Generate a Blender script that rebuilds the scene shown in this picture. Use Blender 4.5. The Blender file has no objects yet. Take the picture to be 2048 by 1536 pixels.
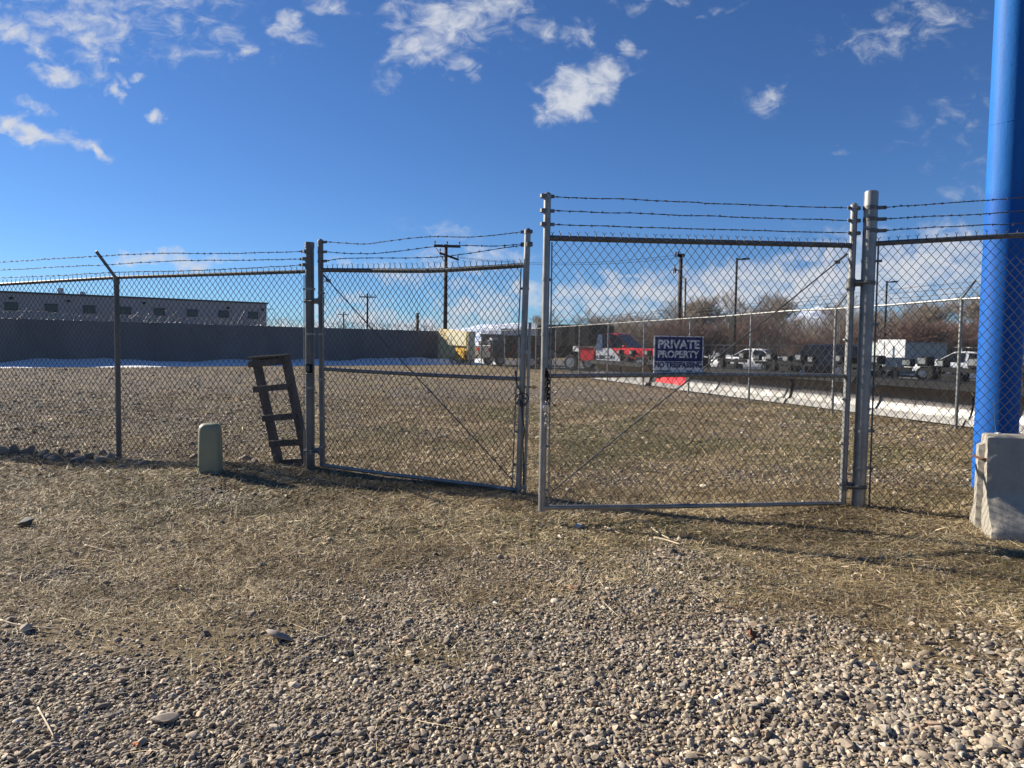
import bpy, bmesh, math, random
import numpy as np
from mathutils import Vector, Matrix, noise as mnoise

random.seed(11)
RNG = np.random.default_rng(5)
scene = bpy.context.scene
COL = scene.collection
rad = math.radians

# ------------------------------------------------------------------ camera model (photo pixels 2048 x 1536)
F = 1430.0
CAMZ = 1.45
_p = math.atan(76 / F)
_r = 0.0148
_f = Vector((0, math.cos(_p), -math.sin(_p)))
_u = Vector((0, math.sin(_p), math.cos(_p)))
_x = Vector((1, 0, 0))
_R = _x * math.cos(_r) + _u * math.sin(_r)
_U = _u * math.cos(_r) - _x * math.sin(_r)
CAMP = Vector((0, 0, CAMZ))


def ray(px, py):
    return _f + _R * ((px - 1024) / F) + _U * ((768 - py) / F)


def at(px, py, Y):
    r = ray(px, py)
    return CAMP + r * (Y / r.y)


def gz(px, py, z=0.0):
    r = ray(px, py)
    return CAMP + r * ((z - CAMZ) / r.z)


def on_plane(px, py, A, B, off=0.0):
    """Point of the sight line on the vertical plane through ground points A, B (moved back by off)."""
    d = Vector((B[0] - A[0], B[1] - A[1], 0)).normalized()
    n = Vector((-d.y, d.x, 0))
    a = Vector((A[0], A[1], 0)) + n * off
    r = ray(px, py)
    t = (a - CAMP).dot(n) / r.dot(n)
    return CAMP + r * t


cam = bpy.data.cameras.new('camera')
cam.sensor_width = 36
cam.lens = 36 * F / 2048
cam.clip_start = 0.05
cam.clip_end = 30000
co = bpy.data.objects.new('camera', cam)
COL.objects.link(co)
co.matrix_world = Matrix(((_R.x, _U.x, -_f.x, 0), (_R.y, _U.y, -_f.y, 0), (_R.z, _U.z, -_f.z, CAMZ), (0, 0, 0, 1)))
scene.camera = co
scene['photo_size'] = '2048x1536'

# ------------------------------------------------------------------ noise in numpy


def _hash(ix, iy, seed):
    h = (ix.astype(np.int64) * 374761393 + iy.astype(np.int64) * 668265263 + seed * 974634777) & 0xffffffff
    h = ((h ^ (h >> 13)) * 1274126177) & 0xffffffff
    return ((h ^ (h >> 16)) & 0xffff) / 65535.0


def vnoise(x, y, seed=0):
    x = np.asarray(x, float)
    y = np.asarray(y, float)
    ix = np.floor(x)
    iy = np.floor(y)
    fx = x - ix
    fy = y - iy
    fx = fx * fx * (3 - 2 * fx)
    fy = fy * fy * (3 - 2 * fy)
    a = _hash(ix, iy, seed)
    b = _hash(ix + 1, iy, seed)
    c = _hash(ix, iy + 1, seed)
    d = _hash(ix + 1, iy + 1, seed)
    return (a * (1 - fx) + b * fx) * (1 - fy) + (c * (1 - fx) + d * fx) * fy


def fbm(x, y, seed=0, octv=4):
    s = 0
    a = 0.5
    for k in range(octv):
        s = s + a * vnoise(x * 2 ** k, y * 2 ** k, seed + 17 * k)
        a *= 0.5
    return s / (1 - 0.5 ** octv)


def sstep(v, a, b):
    t = np.clip((v - a) / (b - a), 0, 1)
    return t * t * (3 - 2 * t)


def hgt(x, y):
    x = np.asarray(x, float)
    y = np.asarray(y, float)
    near = 1 - sstep(np.hypot(x, y), 14, 30)
    z = (fbm(x * 0.55, y * 0.55, 3, 3) - 0.5) * 0.10 * near + (fbm(x * 3.1, y * 3.1, 9, 3) - 0.5) * 0.035 * near
    # gravel heap round the pedestal, a low hump by the fence foot, a rut under the gate
    z = z + 0.06 * np.exp(-(((x + 3.3) / 0.9) ** 2 + ((y - 7.9) / 0.6) ** 2))
    z = z + 0.05 * np.exp(-(((x - 3.4) / 0.9) ** 2 + ((y - 6.3) / 0.6) ** 2))
    z = z - 0.03 * np.exp(-(((x - 0.6) / 0.9) ** 2 + ((y - 5.7) / 0.5) ** 2))
    return z


def h1(x, y):
    return float(hgt(np.array([x]), np.array([y]))[0])


# ------------------------------------------------------------------ mesh building


class MB:
    def __init__(s):
        s.v = []
        s.f = []

    def add(s, vs, fs):
        o = len(s.v)
        s.v += [tuple(v) for v in vs]
        s.f += [tuple(i + o for i in f) for f in fs]
        return s

    def box(s, c, size, M=None, bev=0.0):
        c = Vector(c)
        hx, hy, hz = size[0] / 2, size[1] / 2, size[2] / 2
        if bev > 0:
            b = min(bev, hx * .9, hy * .9, hz * .9)
            bm = bmesh.new()
            bmesh.ops.create_cube(bm, size=1)
            for v in bm.verts:
                v.co = Vector((v.co.x * 2 * hx, v.co.y * 2 * hy, v.co.z * 2 * hz))
            bmesh.ops.bevel(bm, geom=bm.edges[:], offset=b, segments=2, affect='EDGES', profile=0.5)
            bm.verts.index_update()
            vs = [v.co.copy() for v in bm.verts]
            fs = [[v.index for v in f.verts] for f in bm.faces]
            bm.free()
        else:
            vs = [Vector((x, y, z)) for x in (-hx, hx) for y in (-hy, hy) for z in (-hz, hz)]
            fs = [(0, 1, 3, 2), (4, 6, 7, 5), (0, 4, 5, 1), (2, 3, 7, 6), (0, 2, 6, 4), (1, 5, 7, 3)]
        if M is not None:
            vs = [M @ v for v in vs]
        return s.add([v + c for v in vs], fs)

    def beam(s, p0, p1, w, h, up=(0, 0, 1), bev=0.0):
        """Box from p0 to p1: w across (side), h along up."""
        p0, p1 = Vector(p0), Vector(p1)
        d = (p1 - p0)
        L = d.length
        d = d / L
        up = Vector(up)
        side = d.cross(up)
        if side.length < 1e-5:
            side = d.cross(Vector((1, 0, 0)))
        side.normalize()
        up = side.cross(d)
        M = Matrix((d, side, up)).transposed()
        return s.box((p0 + p1) / 2, (L, w, h), M, bev)

    def tube(s, pts, r, n=8, caps=True, r1=None):
        pts = [Vector(p) for p in pts]
        m = len(pts)
        rings = []
        prev = None
        for i, p in enumerate(pts):
            t = (pts[min(i + 1, m - 1)] - pts[max(i - 1, 0)]).normalized()
            if prev is None:
                a = t.cross(Vector((0, 0, 1)))
                if a.length < 0.1:
                    a = t.cross(Vector((1, 0, 0)))
            else:
                a = prev - t * prev.dot(t)
            a.normalize()
            prev = a
            b = t.cross(a)
            if isinstance(r, (list, tuple)):
                rr = r[i]
            else:
                rr = r if r1 is None else r + (r1 - r) * i / (m - 1)
            rings.append([p + (a * math.cos(2 * math.pi * k / n) + b * math.sin(2 * math.pi * k / n)) * rr for k in range(n)])
        return s.loft(rings, caps)

    def loft(s, rings, caps=True, closed=True):
        n = len(rings[0])
        vs = [v for r in rings for v in r]
        fs = []
        for i in range(len(rings) - 1):
            for k in range(n if closed else n - 1):
                k2 = (k + 1) % n
                fs.append((i * n + k, i * n + k2, (i + 1) * n + k2, (i + 1) * n + k))
        if caps:
            fs.append(tuple(range(n - 1, -1, -1)))
            fs.append(tuple((len(rings) - 1) * n + k for k in range(n)))
        return s.add(vs, fs)

    def lathe(s, prof, c=(0, 0, 0), axis='z', n=20):
        c = Vector(c)
        rings = []
        for (r, h) in prof:
            ring = []
            for k in range(n):
                a = 2 * math.pi * k / n
                x, y = r * math.cos(a), r * math.sin(a)
                ring.append(c + (Vector((x, y, h)) if axis == 'z' else Vector((x, h, y)) if axis == 'y' else Vector((h, x, y))))
            rings.append(ring)
        return s.loft(rings)

    def prism(s, poly, d):
        """poly: 3-D points of a planar outline; d: extrusion vector."""
        d = Vector(d)
        a = [Vector(p) for p in poly]
        return s.loft([a, [p + d for p in a]])

    def ell(s, c, r, M=None, nu=10, nv=7):
        c = Vector(c)
        rings = []
        for j in range(nv + 1):
            t = math.pi * (j + 0.02) / (nv + 0.04)
            ring = []
            for k in range(nu):
                a = 2 * math.pi * k / nu
                v = Vector((r[0] * math.sin(t) * math.cos(a), r[1] * math.sin(t) * math.sin(a), r[2] * math.cos(t)))
                ring.append(c + (M @ v if M is not None else v))
            rings.append(ring)
        return s.loft(rings)

    def build(s, name, mat, parent=None, smooth=False, local=False):
        me = bpy.data.meshes.new(name)
        v = s.v
        if parent is not None and not local:
            o = world_loc(parent)
            v = [(a - o.x, b - o.y, c - o.z) for a, b, c in v]
        me.from_pydata(v, [], s.f)
        return finish(name, me, mat, parent, smooth)


def world_loc(o):
    l = o.location.copy()
    while o.parent:
        o = o.parent
        l = l + o.location
    return l


def finish(name, me, mat, parent, smooth, fix=True):
    if fix:
        bm = bmesh.new()
        bm.from_mesh(me)
        bmesh.ops.recalc_face_normals(bm, faces=bm.faces)
        bm.to_mesh(me)
        bm.free()
    if smooth:
        me.polygons.foreach_set('use_smooth', [True] * len(me.polygons))
        if smooth == 'auto' and hasattr(me, 'set_sharp_from_angle'):
            me.set_sharp_from_angle(angle=rad(38))
    me.materials.append(mat)
    ob = bpy.data.objects.new(name, me)
    COL.objects.link(ob)
    if parent is not None:
        ob.parent = parent
    return ob


def arr_mesh(name, V, Fc, mat, parent=None, smooth=False, cols=None, attr=None):
    """V (n,3); Fc (m,k) faces of k corners each."""
    V = np.asarray(V, np.float32)
    Fc = np.asarray(Fc, np.int32)
    if parent is not None:
        o = world_loc(parent)
        V = V - np.array([o.x, o.y, o.z], np.float32)
    me = bpy.data.meshes.new(name)
    m, k = Fc.shape
    me.vertices.add(len(V))
    me.vertices.foreach_set('co', V.ravel())
    me.loops.add(m * k)
    me.loops.foreach_set('vertex_index', Fc.ravel())
    me.polygons.add(m)
    me.polygons.foreach_set('loop_start', np.arange(0, m * k, k, dtype=np.int32))
    me.polygons.foreach_set('loop_total', np.full(m, k, np.int32))
    if smooth:
        me.polygons.foreach_set('use_smooth', np.ones(m, bool))
    if cols is not None:
        a = me.color_attributes.new('col', 'FLOAT_COLOR', 'POINT')
        c4 = np.ones((len(V), 4), np.float32)
        c4[:, :3] = cols
        a.data.foreach_set('color', c4.ravel())
    if attr:
        for nm, val in attr.items():
            a = me.attributes.new(nm, 'FLOAT', 'POINT')
            a.data.foreach_set('value', np.asarray(val, np.float32))
    me.update(calc_edges=True)
    me.validate()
    me.materials.append(mat)
    ob = bpy.data.objects.new(name, me)
    COL.objects.link(ob)
    if parent is not None:
        ob.parent = parent
    return ob


def seg_arrays(P0, P1, R0, R1, n=3):
    """Independent tapered sticks."""
    P0 = np.asarray(P0, float)
    P1 = np.asarray(P1, float)
    R0 = np.asarray(R0, float)
    R1 = np.asarray(R1, float)
    d = P1 - P0
    d = d / np.maximum(np.linalg.norm(d, axis=1, keepdims=True), 1e-9)
    ref = np.where(np.abs(d[:, 2:3]) > 0.9, np.array([[1.0, 0, 0]]), np.array([[0, 0, 1.0]]))
    a = np.cross(d, ref)
    a /= np.linalg.norm(a, axis=1, keepdims=True)
    b = np.cross(d, a)
    V = []
    for (P, R) in ((P0, R0), (P1, R1)):
        for k in range(n):
            t = 2 * math.pi * k / n
            V.append(P + (a * math.cos(t) + b * math.sin(t)) * R[:, None])
    V = np.stack(V, 1)
    m = len(P0)
    base = (np.arange(m) * 2 * n)[:, None]
    fs = []
    for k in range(n):
        k2 = (k + 1) % n
        fs.append(np.array([k, k2, n + k2, n + k])[None, :] + base)
    return V.reshape(-1, 3), np.stack(fs, 1).reshape(-1, 4)


def join_arrays(lst):
    o = 0
    Vs, Fs = [], []
    for V, Fc in lst:
        Vs.append(V)
        Fs.append(Fc + o)
        o += len(V)
    return np.concatenate(Vs), np.concatenate(Fs)


def tag(o, label=None, cat=None, group=None, kind=None):
    if label:
        o['label'] = label
    if cat:
        o['category'] = cat
    if group:
        o['group'] = group
    if kind:
        o['kind'] = kind
    return o


def root(name, loc, label, cat, group=None):
    o = bpy.data.objects.new(name, None)
    o.empty_display_size = 0.2
    o.location = Vector(loc)
    COL.objects.link(o)
    return tag(o, label, cat, group)


def copy_tree(o, parent=None):
    c = o.copy()
    COL.objects.link(c)
    c.parent = parent
    for ch in list(o.children):
        copy_tree(ch, c)
    return c


def text_obj(name, body, size, mat, parent, M, bold=0.0, width=None, thick=0.0008, spacing=1.0):
    cu = bpy.data.curves.new(name, 'FONT')
    cu.body = body
    cu.size = size
    cu.align_x = 'CENTER'
    cu.align_y = 'CENTER'
    cu.offset = bold
    cu.extrude = thick
    cu.space_character = spacing
    tmp = bpy.data.objects.new(name, cu)
    COL.objects.link(tmp)
    bpy.context.view_layer.update()
    me = bpy.data.meshes.new_from_object(tmp.evaluated_get(bpy.context.evaluated_depsgraph_get()))
    bpy.data.objects.remove(tmp)
    if width:
        xs = [v.co.x for v in me.vertices]
        k = width / (max(xs) - min(xs))
        mid = (max(xs) + min(xs)) / 2
        for v in me.vertices:
            v.co.x = (v.co.x - mid) * k
    me.transform(M)
    o = world_loc(parent)
    me.transform(Matrix.Translation(-o))
    me.materials.clear()
    me.materials.append(mat)
    ob = bpy.data.objects.new(name, me)
    COL.objects.link(ob)
    ob.parent = parent
    return ob


# ------------------------------------------------------------------ materials


class NT:
    def __init__(s, tree):
        s.t = tree

    def n(s, typ, **kw):
        nd = s.t.nodes.new(typ)
        for k, v in kw.items():
            if k.startswith('i_'):
                key = k[2:]
                key = int(key) if key.isdigit() else key.replace('_', ' ')
                nd.inputs[key].default_value = v
            else:
                setattr(nd, k, v)
        return nd

    def l(s, a, b):
        s.t.links.new(a, b)

    def math(s, op, a, b=None, clamp=False):
        nd = s.t.nodes.new('ShaderNodeMath')
        nd.operation = op
        nd.use_clamp = clamp
        for i, x in enumerate((a, b)):
            if x is None:
                continue
            if hasattr(x, 'is_output'):
                s.l(x, nd.inputs[i])
            else:
                nd.inputs[i].default_value = x
        return nd.outputs[0]

    def mix(s, f, a, b):
        nd = s.t.nodes.new('ShaderNodeMix')
        nd.data_type = 'RGBA'
        for sock, x in ((nd.inputs[0], f), (nd.inputs[6], a), (nd.inputs[7], b)):
            if hasattr(x, 'is_output'):
                s.l(x, sock)
            elif isinstance(x, (tuple, list)):
                sock.default_value = (x[0], x[1], x[2], 1)
            else:
                sock.default_value = x
        return nd.outputs[2]

    def ramp(s, f, stops):
        nd = s.t.nodes.new('ShaderNodeValToRGB')
        cr = nd.color_ramp
        while len(cr.elements) < len(stops):
            cr.elements.new(0.5)
        for e, (p, c) in zip(cr.elements, stops):
            e.position = p
            e.color = (c, c, c, 1) if not isinstance(c, (tuple, list)) else (c[0], c[1], c[2], 1)
        s.l(f, nd.inputs[0])
        return nd.outputs[0]

    def noise(s, vec, scale, detail=4, rough=0.55, dist=0.0):
        nd = s.n('ShaderNodeTexNoise')
        nd.inputs['Scale'].default_value = scale
        nd.inputs['Detail'].default_value = detail
        nd.inputs['Roughness'].default_value = rough
        nd.inputs['Distortion'].default_value = dist
        if vec is not None:
            s.l(vec, nd.inputs['Vector'])
        return nd.outputs[0]

    def maprange(s, v, a, b, c=0.0, d=1.0, smooth=True):
        nd = s.n('ShaderNodeMapRange')
        nd.interpolation_type = 'SMOOTHSTEP' if smooth else 'LINEAR'
        s.l(v, nd.inputs[0])
        for i, x in zip((1, 2, 3, 4), (a, b, c, d)):
            nd.inputs[i].default_value = x
        return nd.outputs[0]


def new_mat(name):
    m = bpy.data.materials.new(name)
    m.use_nodes = True
    t = NT(m.node_tree)
    b = m.node_tree.nodes['Principled BSDF']
    return m, t, b


def coords(t, scale=None, kind='Object'):
    o = t.n('ShaderNodeTexCoord').outputs[kind]
    if scale:
        mp = t.n('ShaderNodeMapping')
        mp.inputs['Scale'].default_value = scale
        t.l(o, mp.inputs[0])
        return mp.outputs[0]
    return o


def mat(name, c, rough=0.6, metal=0.0, c2=None, nscale=6.0, amt=0.5, bump=0.0, bscale=40.0, stretch=None, spec=None, lo=0.35, hi=0.65):
    m, t, b = new_mat(name)
    b.inputs['Roughness'].default_value = rough
    b.inputs['Metallic'].default_value = metal
    if spec is not None:
        b.inputs['Specular IOR Level'].default_value = spec
    vec = coords(t, stretch)
    if c2 is None:
        c2 = tuple(x * 0.75 for x in c)
    nz = t.noise(vec, nscale, 5, 0.6)
    fac = t.ramp(nz, [(lo, 0.0), (hi, 1.0)])
    t.l(t.mix(t.math('MULTIPLY', fac, amt), c, c2), b.inputs['Base Color'])
    if bump > 0:
        bn = t.n('ShaderNodeBump')
        bn.inputs['Strength'].default_value = bump
        bn.inputs['Distance'].default_value = 0.01
        t.l(t.noise(vec, bscale, 4, 0.6), bn.inputs['Height'])
        t.l(bn.outputs[0], b.inputs['Normal'])
    return m


M = {}
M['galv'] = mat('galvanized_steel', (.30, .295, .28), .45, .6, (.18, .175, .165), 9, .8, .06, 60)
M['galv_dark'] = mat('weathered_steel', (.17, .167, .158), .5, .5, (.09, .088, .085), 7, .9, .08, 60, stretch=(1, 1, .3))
M['wire'] = mat('fence_wire', (.105, .103, .10), .42, .6, (.06, .058, .055), 12, .7)
M['wire_old'] = mat('barbed_wire_steel', (.10, .10, .10), .55, .6, (.06, .05, .045), 12, .7)
M['black_metal'] = mat('black_metal', (.010, .010, .011), .75, 0, (.018, .018, .018), 8, .6, spec=.15)
M['chrome'] = mat('chrome', (.7, .7, .7), .15, 1.0, (.6, .6, .6), 8, .4)
M['brass'] = mat('brass', (.45, .33, .15), .35, .9, (.3, .22, .1), 20, .5)
M['rust'] = mat('rusty_steel', (.16, .06, .03), .85, .1, (.08, .035, .02), 30, .8, .3, 90)
M['wood_old'] = mat('weathered_wood', (.12, .105, .095), .85, 0, (.05, .045, .041), 14, .9, .35, 60, stretch=(1, 1, .12))
M['wood_pole'] = mat('pole_wood', (.07, .05, .038), .9, 0, (.04, .03, .025), 3, .8, .3, 20, stretch=(1, 1, .1))
M['pedestal'] = mat('pedestal_green', (.25, .255, .165), .5, 0, (.20, .205, .13), 5, .7, .04, 120)
M['pedestal_base'] = mat('pedestal_base', (.30, .32, .26), .6, 0, (.2, .2, .16), 9, .7)
M['white'] = mat('white_paint', (.78, .78, .77), .4, 0, (.65, .65, .64), 3, .5)
M['white_trim'] = mat('white_plastic', (.7, .7, .68), .5, 0, (.6, .6, .58), 3, .5)
M['red'] = mat('red_paint', (.68, .025, .03), .35, 0, (.45, .015, .018), 3, .5)
M['orange'] = mat('orange_leaf', (.55, .16, .03), .7, 0, (.3, .08, .02), 40, .8)
M['leaf'] = mat('dry_leaf', (.24, .10, .04), .75, 0, (.10, .04, .02), 40, .9)
M['leaf_pale'] = mat('pale_leaf', (.38, .23, .13), .75, 0, (.26, .15, .08), 40, .8)
M['glass'] = mat('dark_glass', (.012, .014, .016), .12, 0, (.02, .022, .025), 2, .4)
M['tyre'] = mat('tyre_rubber', (.02, .02, .02), .85, 0, (.03, .03, .03), 10, .6)
M['rim'] = mat('wheel_rim', (.45, .45, .46), .3, .8, (.3, .3, .3), 9, .5)
M['grey_paint'] = mat('grey_paint', (.10, .105, .11), .4, .2, (.07, .07, .075), 3, .6)
M['darkblue'] = mat('dark_blue_paint', (.02, .028, .045), .25, .3, (.015, .02, .03), 3, .5)
M['headlight'] = mat('headlight_lens', (.20, .21, .22), .12, 0, (.12, .12, .12), 8, .4)
M['tail'] = mat('tail_light', (.5, .02, .02), .2, 0, (.4, .01, .01), 8, .4)
M['sign_blue'] = mat('sign_navy', (.013, .009, .12), .5, 0, (.015, .011, .13), 5, .6)
M['sign_white'] = mat('sign_white', (.82, .82, .82), .5, 0, (.72, .72, .72), 6, .5)
M['cream'] = mat('cream_panel', (.72, .58, .30), .6, 0, (.60, .47, .24), 2, .7, .05, 10)
M['cream_pale'] = mat('pale_cream_panel', (.78, .71, .46), .6, 0, (.66, .6, .38), 2, .7)
M['yellow'] = mat('yellow_panel', (.75, .42, .03), .5, 0, (.6, .32, .02), 2, .6)
M['stainless'] = mat('stainless_steel', (.12, .119, .116), .42, 1.0, (.055, .053, .05), 2.2, .9, .08, 4)
M['steel_dark_reflect'] = mat('dark_reflection_steel', (.16, .14, .125), .3, .9, (.08, .07, .06), 3, .7, .03, 3)  # same blade steel, with the dim brown ground reflection painted into its colour
M['bldg_wall'] = mat('tilt_up_wall', (.46, .40, .37), .85, 0, (.40, .345, .315), .4, .6)
M['bldg_trim'] = mat('roof_trim', (.10, .09, .085), .7, 0, (.07, .065, .06), 2, .6)
M['bldg_grey'] = mat('grey_siding', (.20, .205, .22), .7, 0, (.16, .165, .175), .5, .6)
M['bldg_white'] = mat('white_siding', (.62, .62, .62), .7, 0, (.55, .55, .55), .5, .6)
M['bldg_blue'] = mat('blue_trim', (.03, .04, .10), .6, 0, (.025, .03, .08), 1, .5)
M['bark_grey'] = mat('grey_bark', (.17, .14, .115), .9, 0, (.11, .09, .075), 4, .8)
M['twig_red'] = mat('red_twigs', (.215, .128, .102), .85, 0, (.14, .085, .068), 1.5, .9)
M['twig_grey'] = mat('grey_twigs', (.33, .27, .21), .85, 0, (.23, .185, .14), 1.5, .9)
M['insulator'] = mat('insulator', (.12, .10, .09), .3, 0, (.08, .07, .06), 9, .5)
M['cable'] = mat('cable_black', (.012, .012, .012), .6, 0, (.02, .02, .02), 9, .5)


def corrugated(name, c, freq, ax='x'):
    m, t, b = new_mat(name)
    b.inputs['Base Color'].default_value = (*c, 1)
    b.inputs['Roughness'].default_value = .5
    return m


# near concrete with pits and stains
def concrete(name, c, c2, pit=True):
    m, t, b = new_mat(name)
    vec = coords(t)
    n1 = t.noise(vec, 2.2, 6, .65)
    n2 = t.noise(vec, 25, 5, .7)
    col = t.mix(t.ramp(n1, [(.3, 0), (.7, 1)]), c, c2)
    col = t.mix(t.math('MULTIPLY', t.ramp(n2, [(.35, 0), (.75, 1)]), .35), col, tuple(x * 1.25 for x in c))
    st = coords(t, (9, 9, .7))
    col = t.mix(t.math('MULTIPLY', t.ramp(t.noise(st, 1.0, 4, .6), [(.5, 0), (.75, 1)]), .35), col, tuple(x * .5 for x in c2))
    b.inputs['Roughness'].default_value = .9
    h = t.math('MULTIPLY', n2, .5)
    if pit:
        vo = t.n('ShaderNodeTexVoronoi')
        vo.inputs['Scale'].default_value = 26
        t.l(vec, vo.inputs['Vector'])
        sel = t.math('LESS_THAN', t.noise(vec, 14, 2, .5), .46)
        pitm = t.math('MULTIPLY', t.maprange(vo.outputs['Distance'], .05, .16, 1, 0), sel)
        col = t.mix(t.math('MULTIPLY', pitm, .7), col, tuple(x * .3 for x in c2))
        h = t.math('SUBTRACT', h, t.math('MULTIPLY', pitm, .8))
    t.l(col, b.inputs['Base Color'])
    bn = t.n('ShaderNodeBump')
    bn.inputs['Strength'].default_value = .6
    bn.inputs['Distance'].default_value = .012
    t.l(h, bn.inputs['Height'])
    t.l(bn.outputs[0], b.inputs['Normal'])
    return m


M['concrete'] = concrete('cast_concrete', (.37, .335, .275), (.26, .235, .19))
M['wall_block'] = mat('painted_block_wall', (.215, .185, .165), .9, 0, (.15, .13, .118), .9, .9, .3, 30, stretch=(.6, .6, .25))


def blue_paint():
    m, t, b = new_mat('blue_pole_paint')
    vec = coords(t)
    n1 = t.noise(coords(t, (3, 3, .4)), 2.0, 5, .6)
    col = t.mix(t.ramp(n1, [(.3, 0), (.7, 1)]), (.005, .075, .31), (.006, .095, .36))
    # older, paler coat above the two-metre-odd line
    z = t.n('ShaderNodeSeparateXYZ')
    t.l(vec, z.inputs[0])
    top = t.maprange(t.math('ADD', z.outputs[2], t.math('MULTIPLY', t.noise(vec, 3, 3, .5), .3)), 3.15, 3.35)
    n2 = t.noise(coords(t, (12, 12, 1.2)), 2.0, 5, .7)
    pale = t.mix(t.ramp(n2, [(.35, 0), (.75, 1)]), (.007, .105, .37), (.018, .14, .42))
    col = t.mix(top, col, pale)
    streak = t.ramp(t.noise(coords(t, (16, 16, .35)), 1.5, 6, .7), [(.5, 0), (.78, 1)])
    col = t.mix(t.math('MULTIPLY', streak, .5), col, (.022, .075, .20))
    wear = t.ramp(t.noise(coords(t, (5, 5, 2)), 2.5, 7, .75), [(.56, 0), (.72, 1)])
    col = t.mix(t.math('MULTIPLY', wear, .3), col, (.03, .14, .36))
    chips = t.ramp(t.noise(vec, 22, 3, .6), [(.64, 0), (.68, 1)])
    col = t.mix(t.math('MULTIPLY', chips, .6), col, (.03, .07, .16))
    t.l(col, b.inputs['Base Color'])
    b.inputs['Roughness'].default_value = .6
    b.inputs['Specular IOR Level'].default_value = .18
    bn = t.n('ShaderNodeBump')
    bn.inputs['Strength'].default_value = .15
    bn.inputs['Distance'].default_value = .01
    t.l(t.noise(vec, 35, 3, .5), bn.inputs['Height'])
    t.l(bn.outputs[0], b.inputs['Normal'])
    return m


M['blue_pole'] = blue_paint()


def attr_mat(name, rough=.85, mul=1.0):
    m, t, b = new_mat(name)
    a = t.n('ShaderNodeAttribute', attribute_name='col')
    nz = t.noise(coords(t), 90, 3, .6)
    col = t.mix(t.math('MULTIPLY', t.ramp(nz, [(.3, 0), (.7, 1)]), .35), a.outputs['Color'], (.10, .085, .07))
    t.l(col, b.inputs['Base Color'])
    b.inputs['Roughness'].default_value = rough
    return m


M['stone'] = attr_mat('gravel_stone')
M['straw'] = attr_mat('dry_straw', .7)


def snow_mat():
    m, t, b = new_mat('snow')
    b.inputs['Base Color'].default_value = (.90, .89, .87, 1)
    b.inputs['Roughness'].default_value = .6
    bn = t.n('ShaderNodeBump')
    bn.inputs['Strength'].default_value = .5
    bn.inputs['Distance'].default_value = .05
    t.l(t.noise(coords(t), 3, 5, .6), bn.inputs['Height'])
    t.l(bn.outputs[0], b.inputs['Normal'])
    return m


M['snow'] = snow_mat()


def mountain_mat():
    m, t, b = new_mat('snowy_mountain')
    vec = coords(t, kind='Object')
    n1 = t.noise(vec, .006, 8, .65)
    n2 = t.noise(coords(t, (1, 1, .35)), .02, 6, .7)
    f = t.ramp(t.math('ADD', t.math('MULTIPLY', n1, .5), t.math('MULTIPLY', n2, .5)), [(.42, 0), (.56, 1)])
    t.l(t.mix(f, (.70, .74, .82), (.20, .26, .38)), b.inputs['Base Color'])  # blue cast of distant haze put into the snow and rock colours
    b.inputs['Roughness'].default_value = .9
    return m


M['mountain'] = mountain_mat()


def ground_mat():
    m, t, b = new_mat('yard_ground')
    vec = coords(t)
    g = t.n('ShaderNodeAttribute', attribute_name='gravel').outputs['Fac']
    gr = t.n('ShaderNodeAttribute', attribute_name='green').outputs['Fac']
    # gravel: cells of stone colour
    vo = t.n('ShaderNodeTexVoronoi')
    vo.inputs['Scale'].default_value = 34
    t.l(vec, vo.inputs['Vector'])
    cellv = t.n('ShaderNodeSeparateColor')
    t.l(vo.outputs['Color'], cellv.inputs[0])
    stone = t.ramp(cellv.outputs[0], [(0, (.08, .066, .052)), (.3, (.16, .132, .102)), (.6, (.25, .205, .155)), (.85, (.36, .305, .235)), (1, (.47, .41, .33))])
    gap = t.ramp(vo.outputs['Distance'], [(.32, 0), (.62, 1)])
    stone = t.mix(gap, stone, (.06, .05, .04))
    # matted straw and soil
    n1 = t.noise(vec, 9, 6, .7)
    n2 = t.noise(coords(t, (30, 90, 30)), 1.0, 4, .7)
    n3 = t.noise(vec, 1.3, 5, .6)
    straw = t.mix(t.ramp(n1, [(.3, 0), (.7, 1)]), (.10, .072, .042), (.26, .20, .122))
    straw = t.mix(t.math('MULTIPLY', t.ramp(n2, [(.5, 0), (.72, 1)]), .7), straw, (.37, .285, .16))
    straw = t.mix(t.math('MULTIPLY', t.ramp(n3, [(.42, 0), (.62, 1)]), .75), straw, (.115, .083, .046))
    green = t.mix(t.ramp(n1, [(.3, 0), (.7, 1)]), (.055, .05, .018), (.13, .115, .04))
    straw = t.mix(t.math('MULTIPLY', gr, .65), straw, green)
    big = t.ramp(t.noise(coords(t, (.25, 1.1, 1)), .55, 6, .65), [(.35, 0), (.68, 1)])
    stone = t.mix(t.math('MULTIPLY', big, .55), stone, (.17, .125, .075))
    sep = t.ramp(t.math('ADD', g, t.math('MULTIPLY', t.math('SUBTRACT', t.noise(vec, 6, 6, .75), .5), .9)), [(.4, 0), (.6, 1)])
    t.l(t.mix(sep, straw, stone), b.inputs['Base Color'])
    b.inputs['Roughness'].default_value = .95
    b.inputs['Specular IOR Level'].default_value = .2
    bn = t.n('ShaderNodeBump')
    bn.inputs['Strength'].default_value = .9
    bn.inputs['Distance'].default_value = .02
    h = t.math('ADD', t.math('MULTIPLY', t.math('SUBTRACT', 1.0, vo.outputs['Distance']), sep), t.math('MULTIPLY', t.noise(vec, 45, 4, .7), .9))
    t.l(h, bn.inputs['Height'])
    t.l(bn.outputs[0], b.inputs['Normal'])
    return m


M['ground'] = ground_mat()
M['asphalt'] = mat('asphalt', (.085, .08, .075), .9, 0, (.055, .052, .05), .6, .8, .3, 60)

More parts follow.
